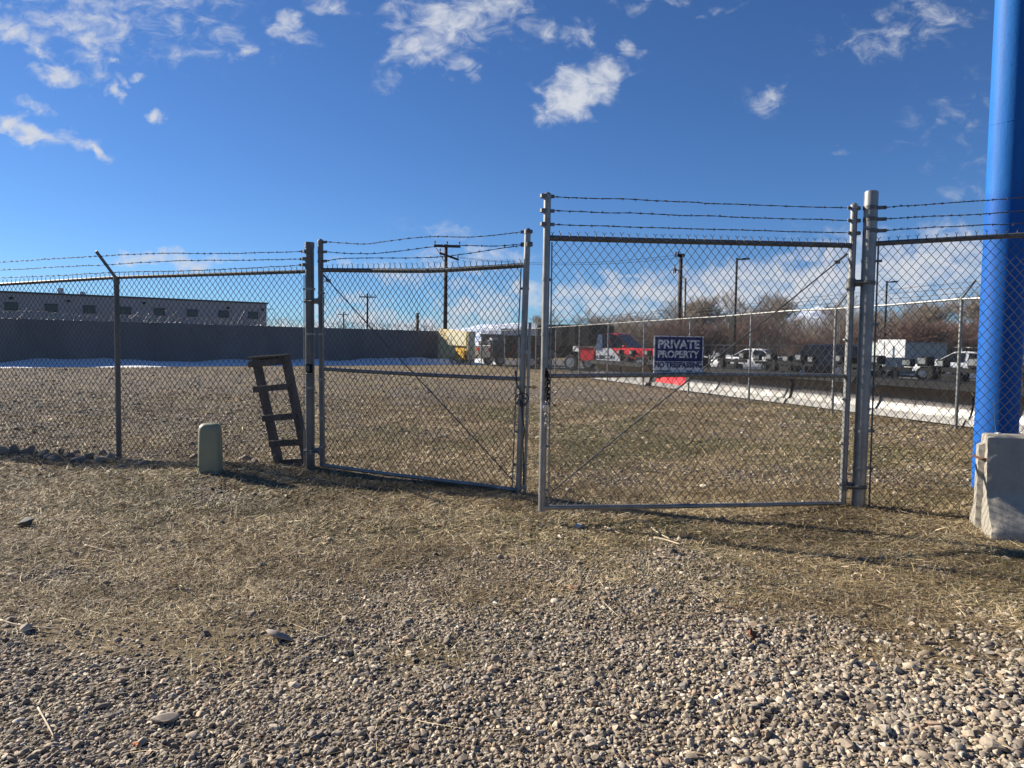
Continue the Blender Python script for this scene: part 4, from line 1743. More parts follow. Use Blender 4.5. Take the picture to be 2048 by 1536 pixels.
tz = h1(b0.x, b0.y)
mb.loft([[cend + BD * .01 + BN * s * .05 + Vector((0, 0, z)) for s, z in ((-1, .03), (1, .03), (1, .72), (-1, .72))],
         [cend - BD * .035 + BN * s * .032 + Vector((0, 0, z)) for s, z in ((-1, .05), (1, .05), (1, .70), (-1, .70))]])
mb.build('end_tongue', M['concrete'], br_)
for z in (.60,):
    mb = MB()
    mb.tube(smooth_path([cend + BN * .10 + BD * .02 + Vector((0, 0, z)), cend + BN * .09 - BD * .03 + Vector((0, 0, z)), cend - BD * .045 + Vector((0, 0, z + .004)), cend - BN * .09 - BD * .03 + Vector((0, 0, z)), cend - BN * .10 + BD * .02 + Vector((0, 0, z))], 18), .009, 8)
    mb.build('rebar_loop', M['rust'], br_, True)
p = b0 + BD * .10 - BN * .31 + Vector((0, 0, .79))
wsx = MB().add(*(lambda b: (b.v, b.f))(MB().box(p + Vector((0, 0, .006)), (.045, .03, .016), Matrix.Rotation(.5, 3, 'Z'), .005))).build('paper_scrap', M['white_trim'])
tag(wsx, 'small crumpled white scrap lying on top of the concrete barrier', 'scrap')
mb = MB()
mb.tube(smooth_path([p + Vector((.0, .02, .01)), p + Vector((-.012, .03, .12)), p + Vector((-.02, .035, .28))], 10), .0016, 5)
tag(mb.build('wire_stalk', M['galv'], None), 'thin pale wire sticking up from the top of the concrete barrier', 'wire')

# ---- blue pole
pc = at(1990, 900, 7.7)
mb = MB()
pz0 = h1(pc.x, pc.y) - .1
rings = []
pole = root('sign_pole', (pc.x, pc.y, 0), 'thick bright blue painted steel pole rising out of the picture behind the barrier', 'pole')
mb.tube([(pc.x, pc.y, z) for z in (pz0, 1.2, 2.4, 3.5, 3.51, 5.0, 7.5, 9.0)], .203, 40)
mb.build('shaft', M['blue_pole'], pole, 'auto')
mb = MB()
for z in (3.86,):
    pts = [Vector((pc.x + 0.2025 * math.cos(a), pc.y + 0.2025 * math.sin(a), z + .012 * math.sin(a * 3))) for a in np.linspace(0, 2 * math.pi, 33)]
    mb.tube(pts, .003, 5, False)
mb.build('weld_seam', M['blue_pole'], pole, True)

# ================================================================== fence beyond the yard
SA = Vector((8.3, 13.3, 0))
SDr = Vector((-.2645, .9644, 0)).normalized()
SN = Vector((SDr.y, -SDr.x, 0))
if SN.x < 0:
    SN = -SN


def sp(s, z=0, off=0):
    q = SA + SDr * s + SN * off
    return Vector((q.x, q.y, h1(q.x, q.y) + z))


sf = root('chain_link_fence', SA, 'long chain link fence with slanted barb arms running back along the yard side', 'fence')
S_END = 40.0
spos = [-6.6, -3.3] + [i * 3.32 for i in range(13)]
for s in spos:
    mb = MB()
    mb.tube([sp(s, -.05), sp(s, 2.46)], .030, 12)
    po = mb.build('line_post', M['galv'], sf, 'auto')
    mb = MB()
    t = sp(s, 2.46)
    mb.beam(t - Vector((0, 0, .02)), t + SN * .30 + Vector((0, 0, .32)), .03, .025, SDr)
    mb.build('barb_arm', M['galv_dark'], po)
mb = MB()
mb.tube([sp(s, 2.42) for s in np.arange(-6.6, S_END + .1, 1.66)], .021, 8)
mb.build('top_rail', M['galv'], sf, 'auto')
parts = []
for a, b, sides in ((-6.6, 3.32, 4), (3.32, 16.6, 3), (16.6, S_END, 3)):
    C = (sp(a, .03, -.03), sp(b, .03, -.03), sp(a, 2.44, -.03), sp(b, 2.44, -.03))
    nu = round((b - a) / .073)
    parts.append(chainlink(C, nu, 25, .0016, sides, 3))
    parts.append(knuckles(C, nu, .0019))
V, Fc = join_arrays(parts)
arr_mesh('chain_link_mesh', V, Fc, M['wire'], sf)
for k, (o1, z1) in enumerate(((.28, 2.76), (.18, 2.66), (.08, 2.56))):
    barbed([sp(s, z1 + random.uniform(-.02, .02), o1) for s in np.arange(-6.6, S_END + .1, 3.32)], sf, r=.003, m=M['wire'])

# ================================================================== asphalt lot, snow, masonry wall, building
def sheet(name, poly, z, m, div=1):
    b = MB().add([(x, y, z) for x, y in poly], [tuple(range(len(poly)))])
    o = b.build(name, m)
    return tag(o, kind='structure')


lot = [sp(s, 0, 2.6) for s in (-9, 10, 25, 42)]
sheet('parking_lot', [(p.x, p.y) for p in lot] + [(-3.5, 75), (30, 82), (90, 70), (90, 4)], .03, M['asphalt'])

WA, WB = Vector((-28, 39, 0)), Vector((-5.95, 57, 0))
WD = (WB - WA).normalized()
WN = Vector((WD.y, -WD.x, 0))
wall = root('block_wall', WB, 'long dark grey masonry wall topped with coiled razor wire across the yard', 'wall')
W0 = WA - WD * 14
mb = MB()
L = (WB - W0).length
mb.beam(W0 + Vector((0, 0, 1.27)), WB + Vector((0, 0, 1.27)), .22, 2.54, (0, 0, 1))
mb.build('wall_panel', M['wall_block'], wall)
nj = int(L / 3.4)
for i in range(nj + 1):
    q = WB - WD * (.12 + i * 3.4)
    mb = MB()
    mb.box(q + Vector((0, 0, 1.275)), (.34 if i == 0 else .26, .27, 2.57), Matrix.Rotation(math.atan2(WD.y, WD.x), 3, 'Z'))
    mb.build('wall_pier', M['wall_block'], wall)

rz = root('razor_wire', WB + Vector((0, 0, 2.54)), 'tangled silver razor wire coils along the top of the masonry wall', 'razor wire')
P = []
n = int(L / .42 * 18)
for i in range(n):
    t = i / 18 * 2 * math.pi
    d = i / 18 * .42
    rr = .27 + .05 * math.sin(d * 1.3)
    c_ = W0 + WD * (d + .1 * math.sin(d * 3.7)) + Vector((0, 0, 2.54 + .19 + .05 * math.sin(d * .9)))
    P.append(c_ + WD * (rr * math.sin(t) * .75) + WN * (rr * .8 * math.sin(t + .4)) + Vector((0, 0, rr * math.cos(t) * .8)))
P = np.array([p[:] for p in P])
V, Fc = seg_arrays(P[:-1], P[1:], np.full(len(P) - 1, .007), np.full(len(P) - 1, .007), 3)
arr_mesh('coil', V, Fc, M['galv'], rz)
P0, P1 = [], []
for i in range(230):
    d = L - abs(random.gauss(0, 9)) - .3 if i < 130 else random.uniform(0, L)
    c_ = W0 + WD * d + Vector((0, 0, 2.54))
    P0.append(c_)
    hh = random.uniform(.35, 1.0 if i < 130 else .75)
    P1.append(c_ + WD * random.uniform(-.8, .8) + WN * random.uniform(-.2, .3) + Vector((0, 0, hh)))
V, Fc = seg_arrays([p[:] for p in P0], [p[:] for p in P1], np.full(230, .012), np.full(230, .008), 4)
tag(arr_mesh('wire_stake', V, Fc, M['galv_dark'], rz), kind='stuff')

# snow lying along the wall foot
Sx, Sy, Sz = [], [], []
su = np.linspace(-14, (WB - WA).length + 3.5, 150)
sv = np.linspace(0, 1, 16)
for a in su:
    wdt = 5.3 + 1.6 * (vnoise(np.array([a * .35]), np.array([1.5]), 7)[0] - .5) * 2 - .4 * sstep(np.array([a]), 8, 24)[0]
    for v_ in sv:
        q = WA + WD * a + WN * (.12 + v_ * wdt)
        nse = fbm(np.array([a * .5]), np.array([v_ * 2.5]), 12, 3)[0]
        z = ((.22 + .14 * sstep(np.array([a]), 18, 26)[0]) * (1 - v_) ** 1.2 * (.35 + 1.3 * nse)) + .12 * math.exp(-((v_ - .3) / .25) ** 2) * nse + .03 - .09 * max(0, v_ - .75) / .25
        Sx.append(q.x); Sy.append(q.y); Sz.append(z)
na, nb = len(su), len(sv)
ii = (np.arange(na - 1)[:, None] * nb + np.arange(nb - 1)[None, :]).ravel()
tag(arr_mesh('snow_bank', np.stack([Sx, Sy, Sz], 1), np.stack([ii, ii + nb, ii + nb + 1, ii + 1], 1), M['snow'], smooth=True), 'strip of old white snow lying along the foot of the masonry wall', 'snow', kind='stuff')

# building beyond the wall
BA, BB = Vector((-53.7, 75, 0)), Vector((-30.9, 90, 0))
BDr = (BB - BA).normalized()
BNn = Vector((BDr.y, -BDr.x, 0))
bl = root('warehouse', BB, 'low flat roofed warehouse with small dark windows behind the masonry wall', 'building')
HB = 6.25
B0 = BA - BDr * 16
Lb = (BB - B0).length
MBr = Matrix.Rotation(math.atan2(BDr.y, BDr.x), 3, 'Z')
mb = MB()
mb.box(B0 + BDr * (Lb / 2) - BNn * 11 + Vector((0, 0, HB / 2)), (Lb, 22, HB), MBr)
mb.build('wall', M['bldg_wall'], bl)
mb = MB()
mb.box(B0 + BDr * (Lb / 2) - BNn * 11 + Vector((0, 0, HB + .09)), (Lb + .25, 22.25, .18), MBr)
rf = mb.build('roof_edge', M['bldg_trim'], bl)


def bwin(px, py):
    return on_plane(px, py, (BA.x, BA.y), (BB.x, BB.y))


wx = [22.7, 102.5, 178.5, 250.5, 319, 384.5, 447, 506]
for i, px in enumerate(wx):
    py = 612.6 + (630.2 - 612.6) * (px - 22.7) / (506 - 22.7)
    q = bwin(px, py)
    mb = MB()
    mb.box(q + BNn * .04, (1.16, .10, .86), MBr)
    w_ = mb.build('window_frame', M['bldg_trim'], bl)
    mb = MB()
    mb.box(q + BNn * .075, (.98, .06, .70), MBr)
    mb.build('pane', M['glass'], w_)
for px, py in ((22, 596), (137, 602), (288, 606), (456, 616), (525, 619)):
    q = bwin(px, py)
    mb = MB()
    mb.box(q + BNn * .12, (.3, .24, .22), MBr, .04)
    mb.build('wall_lamp', M['black_metal'], bl)
for px, py, w_, h_ in ((123, 590, .6, .8), (168, 592, .6, .5)):
    q = bwin(px, py)
    q.z = HB + .18 + h_ / 2
    mb = MB()
    mb.box(q - BNn * 4, (w_, 1.0, h_), MBr, .05)
    mb.build('rooftop_unit', M['white_trim'], bl)
q = bwin(536, 618)
mb = MB()
mb.beam(q, q + BDr * .7, .08, .08)
mb.build('corner_bracket', M['bldg_trim'], bl)

# cream panels at the wall end
cb = at(913, 733, 56.0)
cb.z = 0
cr = root('panel_enclosure', cb, 'cream and yellow panelled enclosure with a leaning flap at the end of the masonry wall', 'enclosure')


def quadslab(pxs, Y, th, m, name, parent):
    """Panel whose corners are the ground-true points at depths Y (one per corner), with real thickness."""
    pts = [at(px, py, y) for (px, py), y in zip(pxs, Y)]
    n_ = (pts[1] - pts[0]).cross(pts[3] - pts[0]).normalized()
    if n_.y < 0:
        n_ = -n_
    return MB().prism(pts, n_ * th).build(name, m, parent)


quadslab([(876, 728), (932, 735), (933, 663), (877, 657)], [56.5, 54.0, 54.0, 56.5], .18, M['cream'], 'side_panel', cr)
quadslab([(896, 690), (931, 692), (932, 665), (893, 662)], [55.35, 53.85, 53.85, 55.4], .06, M['cream_pale'], 'upper_panel', cr)
quadslab([(911, 716), (929, 719), (930, 697), (912, 695)], [54.6, 53.8, 53.8, 54.6], .06, M['yellow'], 'yellow_box', cr)
quadslab([(935, 736), (949, 738), (950, 665), (937, 664)], [53.9, 55.0, 55.0, 53.9], .14, M['cream_pale'], 'end_panel', cr)
quadslab([(936, 700), (947, 697), (952, 663), (938, 663)], [53.6, 54.2, 54.3, 53.6], .06, M['cream_pale'], 'leaning_flap', cr)
mb = MB()
for k in range(9):
    q = at(902 + k * 5, 724 + (k % 3) * 2, 53.2)
    mb.beam((q.x, q.y, .05), (q.x + random.uniform(-1, 1), q.y + random.uniform(-.3, .6), random.uniform(.3, 1.1)), .06, .05)
bp = root('brush_pile', at(920, 735, 53.2), 'small heap of dead branches lying before the cream panels', 'brush pile')
tag(mb.build('branches', M['bark_grey'], bp), kind='stuff')

# ================================================================== mountains
mx = np.linspace(-7500, 7500, 420)
my = np.linspace(5200, 9500, 26)
MX, MY = np.meshgrid(mx, my)
az = MX / MY
prof = .30 + .42 * np.exp(-((az + .01) / .07) ** 2) + .5 * np.exp(-((az - .14) / .09) ** 2) + 1.15 * np.exp(-((az - .42) / .07) ** 2) + .4 * np.exp(-((az - .7) / .15) ** 2) - .1 * sstep(-az, .1, .5)
ridge = 1 - np.abs(2 * fbm(MX / 900, MY / 900, 77, 6) - 1)
hz = sstep(MY, 5200, 7200) * (60 + 235 * prof * (.45 + .75 * ridge)) * (1 - .35 * sstep(MY, 8000, 9500)) - 20
ii = (np.arange(25)[:, None] * 420 + np.arange(419)[None, :]).ravel()
tag(arr_mesh('mountains', np.stack([MX.ravel(), MY.ravel(), hz.ravel()], 1), np.stack([ii, ii + 1, ii + 421, ii + 420], 1), M['mountain'], smooth=True), kind='structure')
# ================================================================== poles and lamps


def wood_pole(px, ytop, Y, r, lab, cat='utility pole', name='utility_pole'):
    t = at(px, ytop, Y)
    o = root(name, (t.x, t.y, 0), lab, cat)
    mb = MB()
    mb.tube([(t.x, t.y, -.2), (t.x, t.y, t.z * .5), (t.x, t.y, t.z)], r, 12, True, r * .75)
    mb.build('pole_shaft', M['wood_pole'], o, True)
    return o, t


def arm(o, c, half, h, dv, m='wood_pole', ins=3, w=.11):
    mb = MB()
    mb.beam(c - dv * half, c + dv * half, w, h)
    a = mb.build('crossarm', M[m], o)
    for k in range(ins):
        mb = MB()
        q = c + dv * half * (-.92 + 1.84 * k / max(1, ins - 1)) + Vector((0, 0, h / 2))
        mb.lathe([(.02, 0), (.025, .10), (.06, .12), (.05, .2), (.07, .22), (.03, .30)], q, 'z', 8)
        mb.build('insulator', M['insulator'], a)
    return a


XD = Vector((1, .12, 0)).normalized()
u1, t1 = wood_pole(892, 489, 60, .19, 'tall dark wooden utility pole with two crossarms beyond the cream enclosure')
arm(u1, t1 + Vector((.12, -.15, -.15)), 1.1, .22, XD, ins=3)
arm(u1, t1 + Vector((.25, .2, -.95)), .9, .16, Vector((.75, .4, -.22)).normalized(), ins=2)
mb = MB()
mb.tube([t1 + Vector((0, 0, -1.6)), t1 + Vector((-.8, -.15, -.3))], .025, 6)
mb.build('arm_brace', M['galv_dark'], u1)
u2, t2 = wood_pole(735, 587, 120, .2, 'distant slim utility pole with one crossarm seen over the razor wire')
arm(u2, t2 + Vector((0, -.2, -.6)), 1.35, .2, XD, ins=4, m='galv_dark')
u3, t3 = wood_pole(687, 624, 190, .22, 'faintest farthest utility pole with small crossarm seen through the left gate leaf')
arm(u3, t3 + Vector((0, -.2, -.7)), 1.4, .2, XD, ins=2, m='galv_dark')
u4, t4 = wood_pole(835, 626, 66, .17, 'short stub of dark pole sticking up behind the razor wire')
arm(u4, t4 + Vector((0, 0, -.35)), .18, .12, XD, ins=0)
u5, t5 = wood_pole(1362, 508, 54, .19, 'dark wooden utility pole with switch gear seen through the taller gate leaf')
mb = MB()
mb.box(t5 + Vector((0, 0, -.1)), (.55, .35, .22), None, .05)
mb.build('pole_top_cap', M['black_metal'], u5)
for dx in (-.42, -.2):
    mb = MB()
    mb.lathe([(.04, 0), (.09, .06), (.06, .14), (.09, .2), (.05, .28), (.08, .34), (.02, .42)], t5 + Vector((dx, -.1, -.15 - .1)), 'z', 8)
    mb.build('insulator', M['insulator'], u5)
mb = MB()
mb.beam(t5 + Vector((0, -.1, -1.25)), t5 + Vector((-.55, -.1, -1.2)), .07, .07)
mb.build('switch_bracket', M['galv_dark'], u5)
for dx, dz in ((-.55, -1.35), (-.4, -1.3), (-.48, -1.0)):
    mb = MB()
    mb.lathe([(.03, 0), (.07, .05), (.05, .11), (.07, .17), (.05, .23), (.07, .29), (.02, .34)], t5 + Vector((dx, -.12, dz - .15)), 'z', 8)
    mb.build('cutout_switch', M['insulator'], u5)
mb = MB()
mb.tube([t5 + Vector((.0, -.1, -1.5)), t5 + Vector((.1, -.1, -2.0)), t5 + Vector((.42, -.1, -2.2)), t5 + Vector((.42, -.1, -2.4))], .02, 6)
mb.build('drop_cable', M['cable'], u5)
t6 = at(1371, 556, 54.3)
cn = root('conduit_pole', (t6.x, t6.y, 0), 'slim grey metal pole right beside the dark utility pole with switch gear', 'pole')
mb = MB()
mb.tube([(t6.x, t6.y, -.1), (t6.x, t6.y, t6.z)], .085, 10)
mb.build('pole_shaft', M['galv_dark'], cn, True)
mb = MB()
mb.tube([(t6.x, t6.y, t6.z - .05), (t6.x - .25, t6.y, t6.z + .18)], .03, 6)
mb.build('weather_head', M['galv_dark'], cn, True)
pp = at(1280, 632, 58)


def lamp(px, ytop, Y, reach, lab):
    t = at(px, ytop, Y)
    o = root('street_lamp', (t.x, t.y, 0), lab, 'street lamp', 'parking lot lamps')
    mb = MB()
    mb.tube([(t.x, t.y, -.1), (t.x, t.y, t.z)], .085, 10, True, .07)
    mb.build('lamp_post', M['black_metal'], o, True)
    mb = MB()
    mb.tube([(t.x, t.y, t.z - .12), (t.x + reach * .4, t.y, t.z - .06)], .04, 8)
    a = mb.build('lamp_arm', M['black_metal'], o, True)
    mb = MB()
    mb.box((t.x + reach * .72, t.y, t.z - .05), (reach * .62, .3, .11), Matrix.Rotation(-.06, 3, 'Y'), .04)
    mb.build('lamp_head', M['black_metal'], a, 'auto')


lamp(1474, 516, 48, .80, 'tall dark parking lot lamp seen through the taller gate leaf')
lamp(1774, 562, 56, .80, 'dark parking lot lamp just right of the thick gate post')

# wires between the two big poles
pw = root('power_line', t1, 'thin sagging power wires strung between the two dark utility poles', 'power line')
for k, (a, b) in enumerate(((t1 + Vector((1.0, 0, -1.0)), t5 + Vector((-.42, -.1, -.1))), (t1 + Vector((.9, .2, -1.05)), t5 + Vector((-.3, 0, -.3))))):
    mb = MB()
    mb.tube([lerp(a, b, t) + Vector((0, 0, -.55 * 4 * t * (1 - t))) for t in np.linspace(0, 1, 25)], .012, 4)
    mb.build('wire', M['cable'], pw)
for dx in (-1.0, -.1, .9):
    a = t1 + Vector((dx, -.1, 0))
    b = t2 + Vector((dx * 1.2, 0, -.4))
    mb = MB()
    mb.tube([lerp(a, b, t) + Vector((0, 0, -1.2 * 4 * t * (1 - t))) for t in np.linspace(0, 1, 25)], .008, 4)
    mb.build('wire', M['cable'], pw)

# ================================================================== bare trees


def gen_tree(seed, H, stems, spread, levels, kids, thick, upright=.55):
    rs = random.Random(seed)
    T0, T1, TR0, TR1 = [], [], [], []
    C0, C1, CR0, CR1 = [], [], [], []

    def grow(p, d, L, r, lev):
        n = 2
        for i in range(n):
            d2 = (d + Vector((rs.gauss(0, .12), rs.gauss(0, .12), rs.gauss(.05, .08)))).normalized()
            q = p + d2 * (L / n)
            r2 = r * .82
            if lev <= 1:
                T0.append(p[:]); T1.append(q[:]); TR0.append(r); TR1.append(r2)
            else:
                C0.append(p[:]); C1.append(q[:]); CR0.append(r); CR1.append(r2)
            if lev < levels:
                for _ in range(kids if i == n - 1 else max(1, kids - 2)):
                    ax = Vector((rs.gauss(0, 1), rs.gauss(0, 1), rs.gauss(0, .35))).normalized()
                    nd = (d2 * upright + ax * rs.uniform(.25, spread)).normalized()
                    grow(q, nd, L * rs.uniform(.55, .82), max(r2 * rs.uniform(.45, .7), .0105), lev + 1)
            p, d, r = q, d2, r2
    for s in range(stems):
        a = rs.uniform(0, 6.28)
        k = 0 if stems == 1 else .5
        grow(Vector((rs.uniform(-.2, .2) * k, rs.uniform(-.2, .2) * k, -.1)), Vector((math.cos(a) * k, math.sin(a) * k, 1)).normalized(), H * .34, thick, 0)
    return seg_arrays(T0, T1, np.array(TR0), np.array(TR1), 5), seg_arrays(C0, C1, np.array(CR0), np.array(CR1), 3)


def tree_proto(kind):
    if kind == 'red':
        (a, b) = gen_tree(3, 5.0, 5, .85, 5, 3, .055, .75)
        m = M['twig_red']
    elif kind == 'red_wide':
        (a, b) = gen_tree(14, 4.4, 6, 1.0, 5, 3, .05, .65)
        m = M['twig_red']
    elif kind == 'grey':
        (a, b) = gen_tree(8, 6.6, 3, .62, 5, 3, .10, .95)
        m = M['twig_grey']
    else:
        (a, b) = gen_tree(22, 7.2, 1, .42, 5, 3, .10, 1.0)
        m = M['twig_grey']
    return a, b, m


PROTO = {}
TREES = [  # px, ground depth, kind, scale, label
    (1076, 62, 'slim', .72, 'slim pale bare tree seen in the gap between the two gate leaves'),
    (1196, 66, 'slim', .75, 'lone thin upright bare tree above the black truck body'),
    (1240, 72, 'slim', .66, 'small faint bare tree behind the red and white truck cab'),
    (1345, 60, 'grey', .85, 'bare grey tree at the foot of the dark utility pole with switch gear'),
    (1395, 64, 'grey', 1.05, 'rounded bare grey tree just right of the switch gear pole'),
    (1440, 66, 'grey', 1.15, 'tall bare grey tree left of the tall parking lot lamp'),
    (1345, 52, 'red', .85, 'reddish twiggy shrub tree right behind the private property sign'),
    (1425, 53, 'red_wide', .9, 'wide reddish shrub tree between the sign and the tall parking lot lamp'),
    (1492, 51, 'red', .9, 'dense reddish shrub tree just right of the tall parking lot lamp foot'),
    (1520, 65, 'grey', 1.15, 'tall spreading bare grey tree behind the reddish shrubs and white sedan'),
    (1560, 52, 'slim', .80, 'upright dark bare tree behind the white sedan'),
    (1610, 56, 'red_wide', .72, 'low reddish shrub tree above the dark parked van'),
    (1668, 42, 'slim', .72, 'near bare tree rising behind the hinge side of the taller gate'),
    (1700, 54, 'red', .75, 'brownish shrub tree hidden partly by the thick gate post'),
    (1750, 60, 'grey', .85, 'bare grey tree between the gate post and the white sign board'),
    (1810, 56, 'grey', .95, 'broad bare grey tree above the white sign board'),
    (1865, 43, 'red_wide', .98, 'large dense dark red shrub tree above the pale corrugated container'),
    (1900, 60, 'grey', 1.05, 'tall bare grey tree left of the blue pole'),
    (1935, 48, 'red', .85, 'red brown shrub tree touching the left side of the blue pole'),
    (2050, 40, 'red', .95, 'reddish shrub tree right of the blue pole'),
    (2020, 55, 'grey', 1.15, 'tall bare grey tree right of the blue pole'),
    (2120, 48, 'grey', 1.05, 'bare grey tree at the right edge of the view'),
]
for i, (px, Y, kind, s, lab) in enumerate(TREES):
    q = at(px, 700, Y)
    grp = 'bare trees beyond the parking lot'
    if kind not in PROTO:
        a, b, m = tree_proto(kind)
        o = root('bare_tree', (0, 0, 0), lab, 'tree', grp)
        arr_mesh('trunk', a[0], a[1], M['bark_grey'], o, True)
        arr_mesh('crown', b[0], b[1], m, o)
        PROTO[kind] = o
    else:
        o = copy_tree(PROTO[kind])
        tag(o, lab)
    o.location = (q.x, q.y, 0)
    o.rotation_euler.z = i * 2.1
    o.scale = (s * 1.1, s * 1.1, s * (.92 if kind == 'grey' else .95))
# tangled far thicket: nobody could count these stems
P0, P1, R_ = [], [], []
rs = random.Random(77)
for i in range(8000):
    px = rs.uniform(1180, 2300)
    Y = rs.uniform(68, 82)
    q = at(px, 700, Y)
    h = rs.uniform(1.4, 4.6) * (.75 + .5 * vnoise(np.array([px / 70.0]), np.array([.3]), 4)[0])
    p = Vector((q.x, q.y, 0))
    for _ in range(3):
        e = p + Vector((rs.gauss(0, .35), rs.gauss(0, .35), h / 3))
        P0.append(p[:]); P1.append(e[:]); R_.append(.026)
        for _ in range(2):
            P0.append(e[:]); P1.append((e + Vector((rs.gauss(0, .5), rs.gauss(0, .4), rs.uniform(.1, .7))))[:]); R_.append(.016)
        p = e
V, Fc = seg_arrays(P0, P1, np.array(R_), np.array(R_) * .7, 3)
tag(arr_mesh('thicket', V, Fc, M['twig_grey']), 'far tangled band of bare brown brush behind the parking lot', 'brush', kind='stuff')

# ================================================================== vehicles


def car_mesh(o, paint, kind):
    """Nose towards +x, centred on the root, local coordinates."""
    def bodyring(x, hw, z0, z1):
        h = z1 - z0
        half = [(hw * .90, z0), (hw, z0 + h * .22), (hw * 1.0, z0 + h * .62), (hw * .965, z0 + h * .86), (hw * .86, z1)]
        return [Vector((x, y, z)) for y, z in half] + [Vector((x, -y, z)) for y, z in reversed(half)]
    if kind == 'sedan':
        st = [(2.32, .60, .38, .62), (2.22, .78, .24, .70), (1.9, .87, .2, .76), (1.2, .90, .18, .88), (.9, .91, .18, .93), (-.6, .91, .18, .95), (-1.5, .90, .18, .98), (-2.0, .87, .22, .98), (-2.25, .80, .30, .92), (-2.33, .68, .42, .80)]
        cab = dict(b0=1.0, b1=-1.75, t0=.15, t1=-1.05, zb=.92, zt=1.44, hb=.82, ht=.60)
    elif kind == 'van':
        st = [(2.4, .66, .40, .78), (2.3, .84, .26, .88), (2.0, .92, .22, .95), (1.2, .95, .2, 1.06), (.9, .96, .2, 1.08), (-2.0, .96, .2, 1.10), (-2.35, .93, .28, 1.08), (-2.42, .86, .40, 1.0)]
        cab = dict(b0=1.05, b1=-2.38, t0=.35, t1=-2.15, zb=1.06, zt=1.74, hb=.88, ht=.70)
    else:
        st = [(2.95, .72, .55, 1.02), (2.88, .94, .42, 1.12), (2.6, 1.0, .40, 1.18), (1.35, 1.02, .40, 1.24), (-.55, 1.02, .42, 1.24), (-.56, 1.0, .45, 1.20)]
        cab = dict(b0=1.25, b1=-.56, t0=.50, t1=-.48, zb=1.22, zt=1.95, hb=.94, ht=.76)
    mb = MB()
    mb.loft([bodyring(*s) for s in st])
    body = mb.build('body', paint, o, 'auto', True)
    c = cab

    def cr_(x, hw, z):
        return [Vector((x, hw, z)), Vector((x, -hw, z))]
    mb = MB()
    b0a, b0b = cr_(c['b0'], c['hb'] * .94, c['zb'] - .03)
    b1a, b1b = cr_(c['b1'], c['hb'] * .94, c['zb'] - .03)
    bm_a, bm_b = cr_((c['b0'] + c['b1']) / 2, c['hb'], c['zb'] - .03)
    t0a, t0b = cr_(c['t0'], c['ht'] * .94, c['zt'] - .03)
    t1a, t1b = cr_(c['t1'], c['ht'] * .94, c['zt'] - .04)
    tma, tmb = cr_((c['t0'] + c['t1']) / 2, c['ht'], c['zt'])
    low = [b0a, bm_a, b1a, b1b, bm_b, b0b]
    top = [t0a, tma, t1a, t1b, tmb, t0b]
    mid = [v + Vector((0, 0, .0)) for v in top]
    cen = sum(top, Vector()) / 6
    crown_ = [cen + (v - cen) * .82 + Vector((0, 0, .045)) for v in top]
    mb.loft([low, mid, crown_])
    mb.build('cabin', paint, o, 'auto', True)

    def pane(name, quad, sh=.82, out=.012):
        ce = sum(quad, Vector()) / 4
        n = (quad[1] - quad[0]).cross(quad[3] - quad[0]).normalized()
        if n.dot(ce - Vector((-.3, 0, 1.2))) < 0:
            n = -n
        qs = [ce + (v - ce) * sh + n * .004 for v in quad]
        MB().prism(qs, n * out).build(name, M['glass'], o, False, True)
    pane('windscreen', [b0a, b0b, t0b, t0a], .86)
    pane('rear_window', [b1a, b1b, t1b, t1a], .84)
    for s in (0, 1):
        bA, bM, bB = (b0a, bm_a, b1a) if s == 0 else (b0b, bm_b, b1b)
        tA, tM, tB = (t0a, tma, t1a) if s == 0 else (t0b, tmb, t1b)
        pane('side_window', [bA, bM, tM, tA], .86)
        pane('side_window', [bM, bB, tB, tM], .84)
    hw = st[3][1]
    wb = (1.42, -1.38) if kind != 'truck' else (1.95, -2.0)
    wr = .33 if kind == 'sedan' else .36 if kind == 'van' else .42
    for x in wb:
        for s in (-1, 1):
            mb = MB()
            y = s * (hw - .085)
            mb.lathe([(wr * .55, -.10), (wr * .9, -.105), (wr, -.07), (wr, .07), (wr * .9, .105), (wr * .55, .10)], (x, y, wr), 'y', 18)
            w_ = mb.build('wheel', M['tyre'], o, 'auto', True)
            mb = MB()
            mb.lathe([(.02, -.112), (wr * .6, -.108), (wr * .6, .108), (.02, .112)], (x, y, wr), 'y', 14)
            mb.build('rim', M['rim'], w_, 'auto', True)
    fx_, rx_ = st[1], st[-2]
    for s in (-1, 1):
        mb = MB()
        mb.box((st[1][0] + .02, s * st[1][1] * .78, st[1][3] - .14), (.16, .3, .15), None, .03)
        mb.build('headlight', M['headlight'], o, False, True)
        if kind != 'truck':
            mb = MB()
            mb.box((st[-2][0] - .02, s * st[-2][1] * .85, st[-2][3] - .12), (.12, .26, .22 if kind == 'van' else .15), None, .03)
            mb.build('tail_light', M['tail'], o, False, True)
        mb = MB()
        mb.box((c['b0'] - .15, s * (hw + .08), c['zb'] + .08), (.10, .12, .10), None, .03)
        mb.build('side_mirror', paint, o, False, True)
    mb = MB()
    mb.box((st[1][0] + .08, 0, st[1][2] + .18), (.06, .9, .16), None, .02)
    mb.build('grille', M['black_metal'], o, False, True)
    return body


def place(o, px, Y, ang, s=1.0):
    q = at(px, 740, Y)
    o.location = (q.x, q.y, .035)
    o.rotation_euler.z = rad(ang)
    o.scale = (s, s, s)


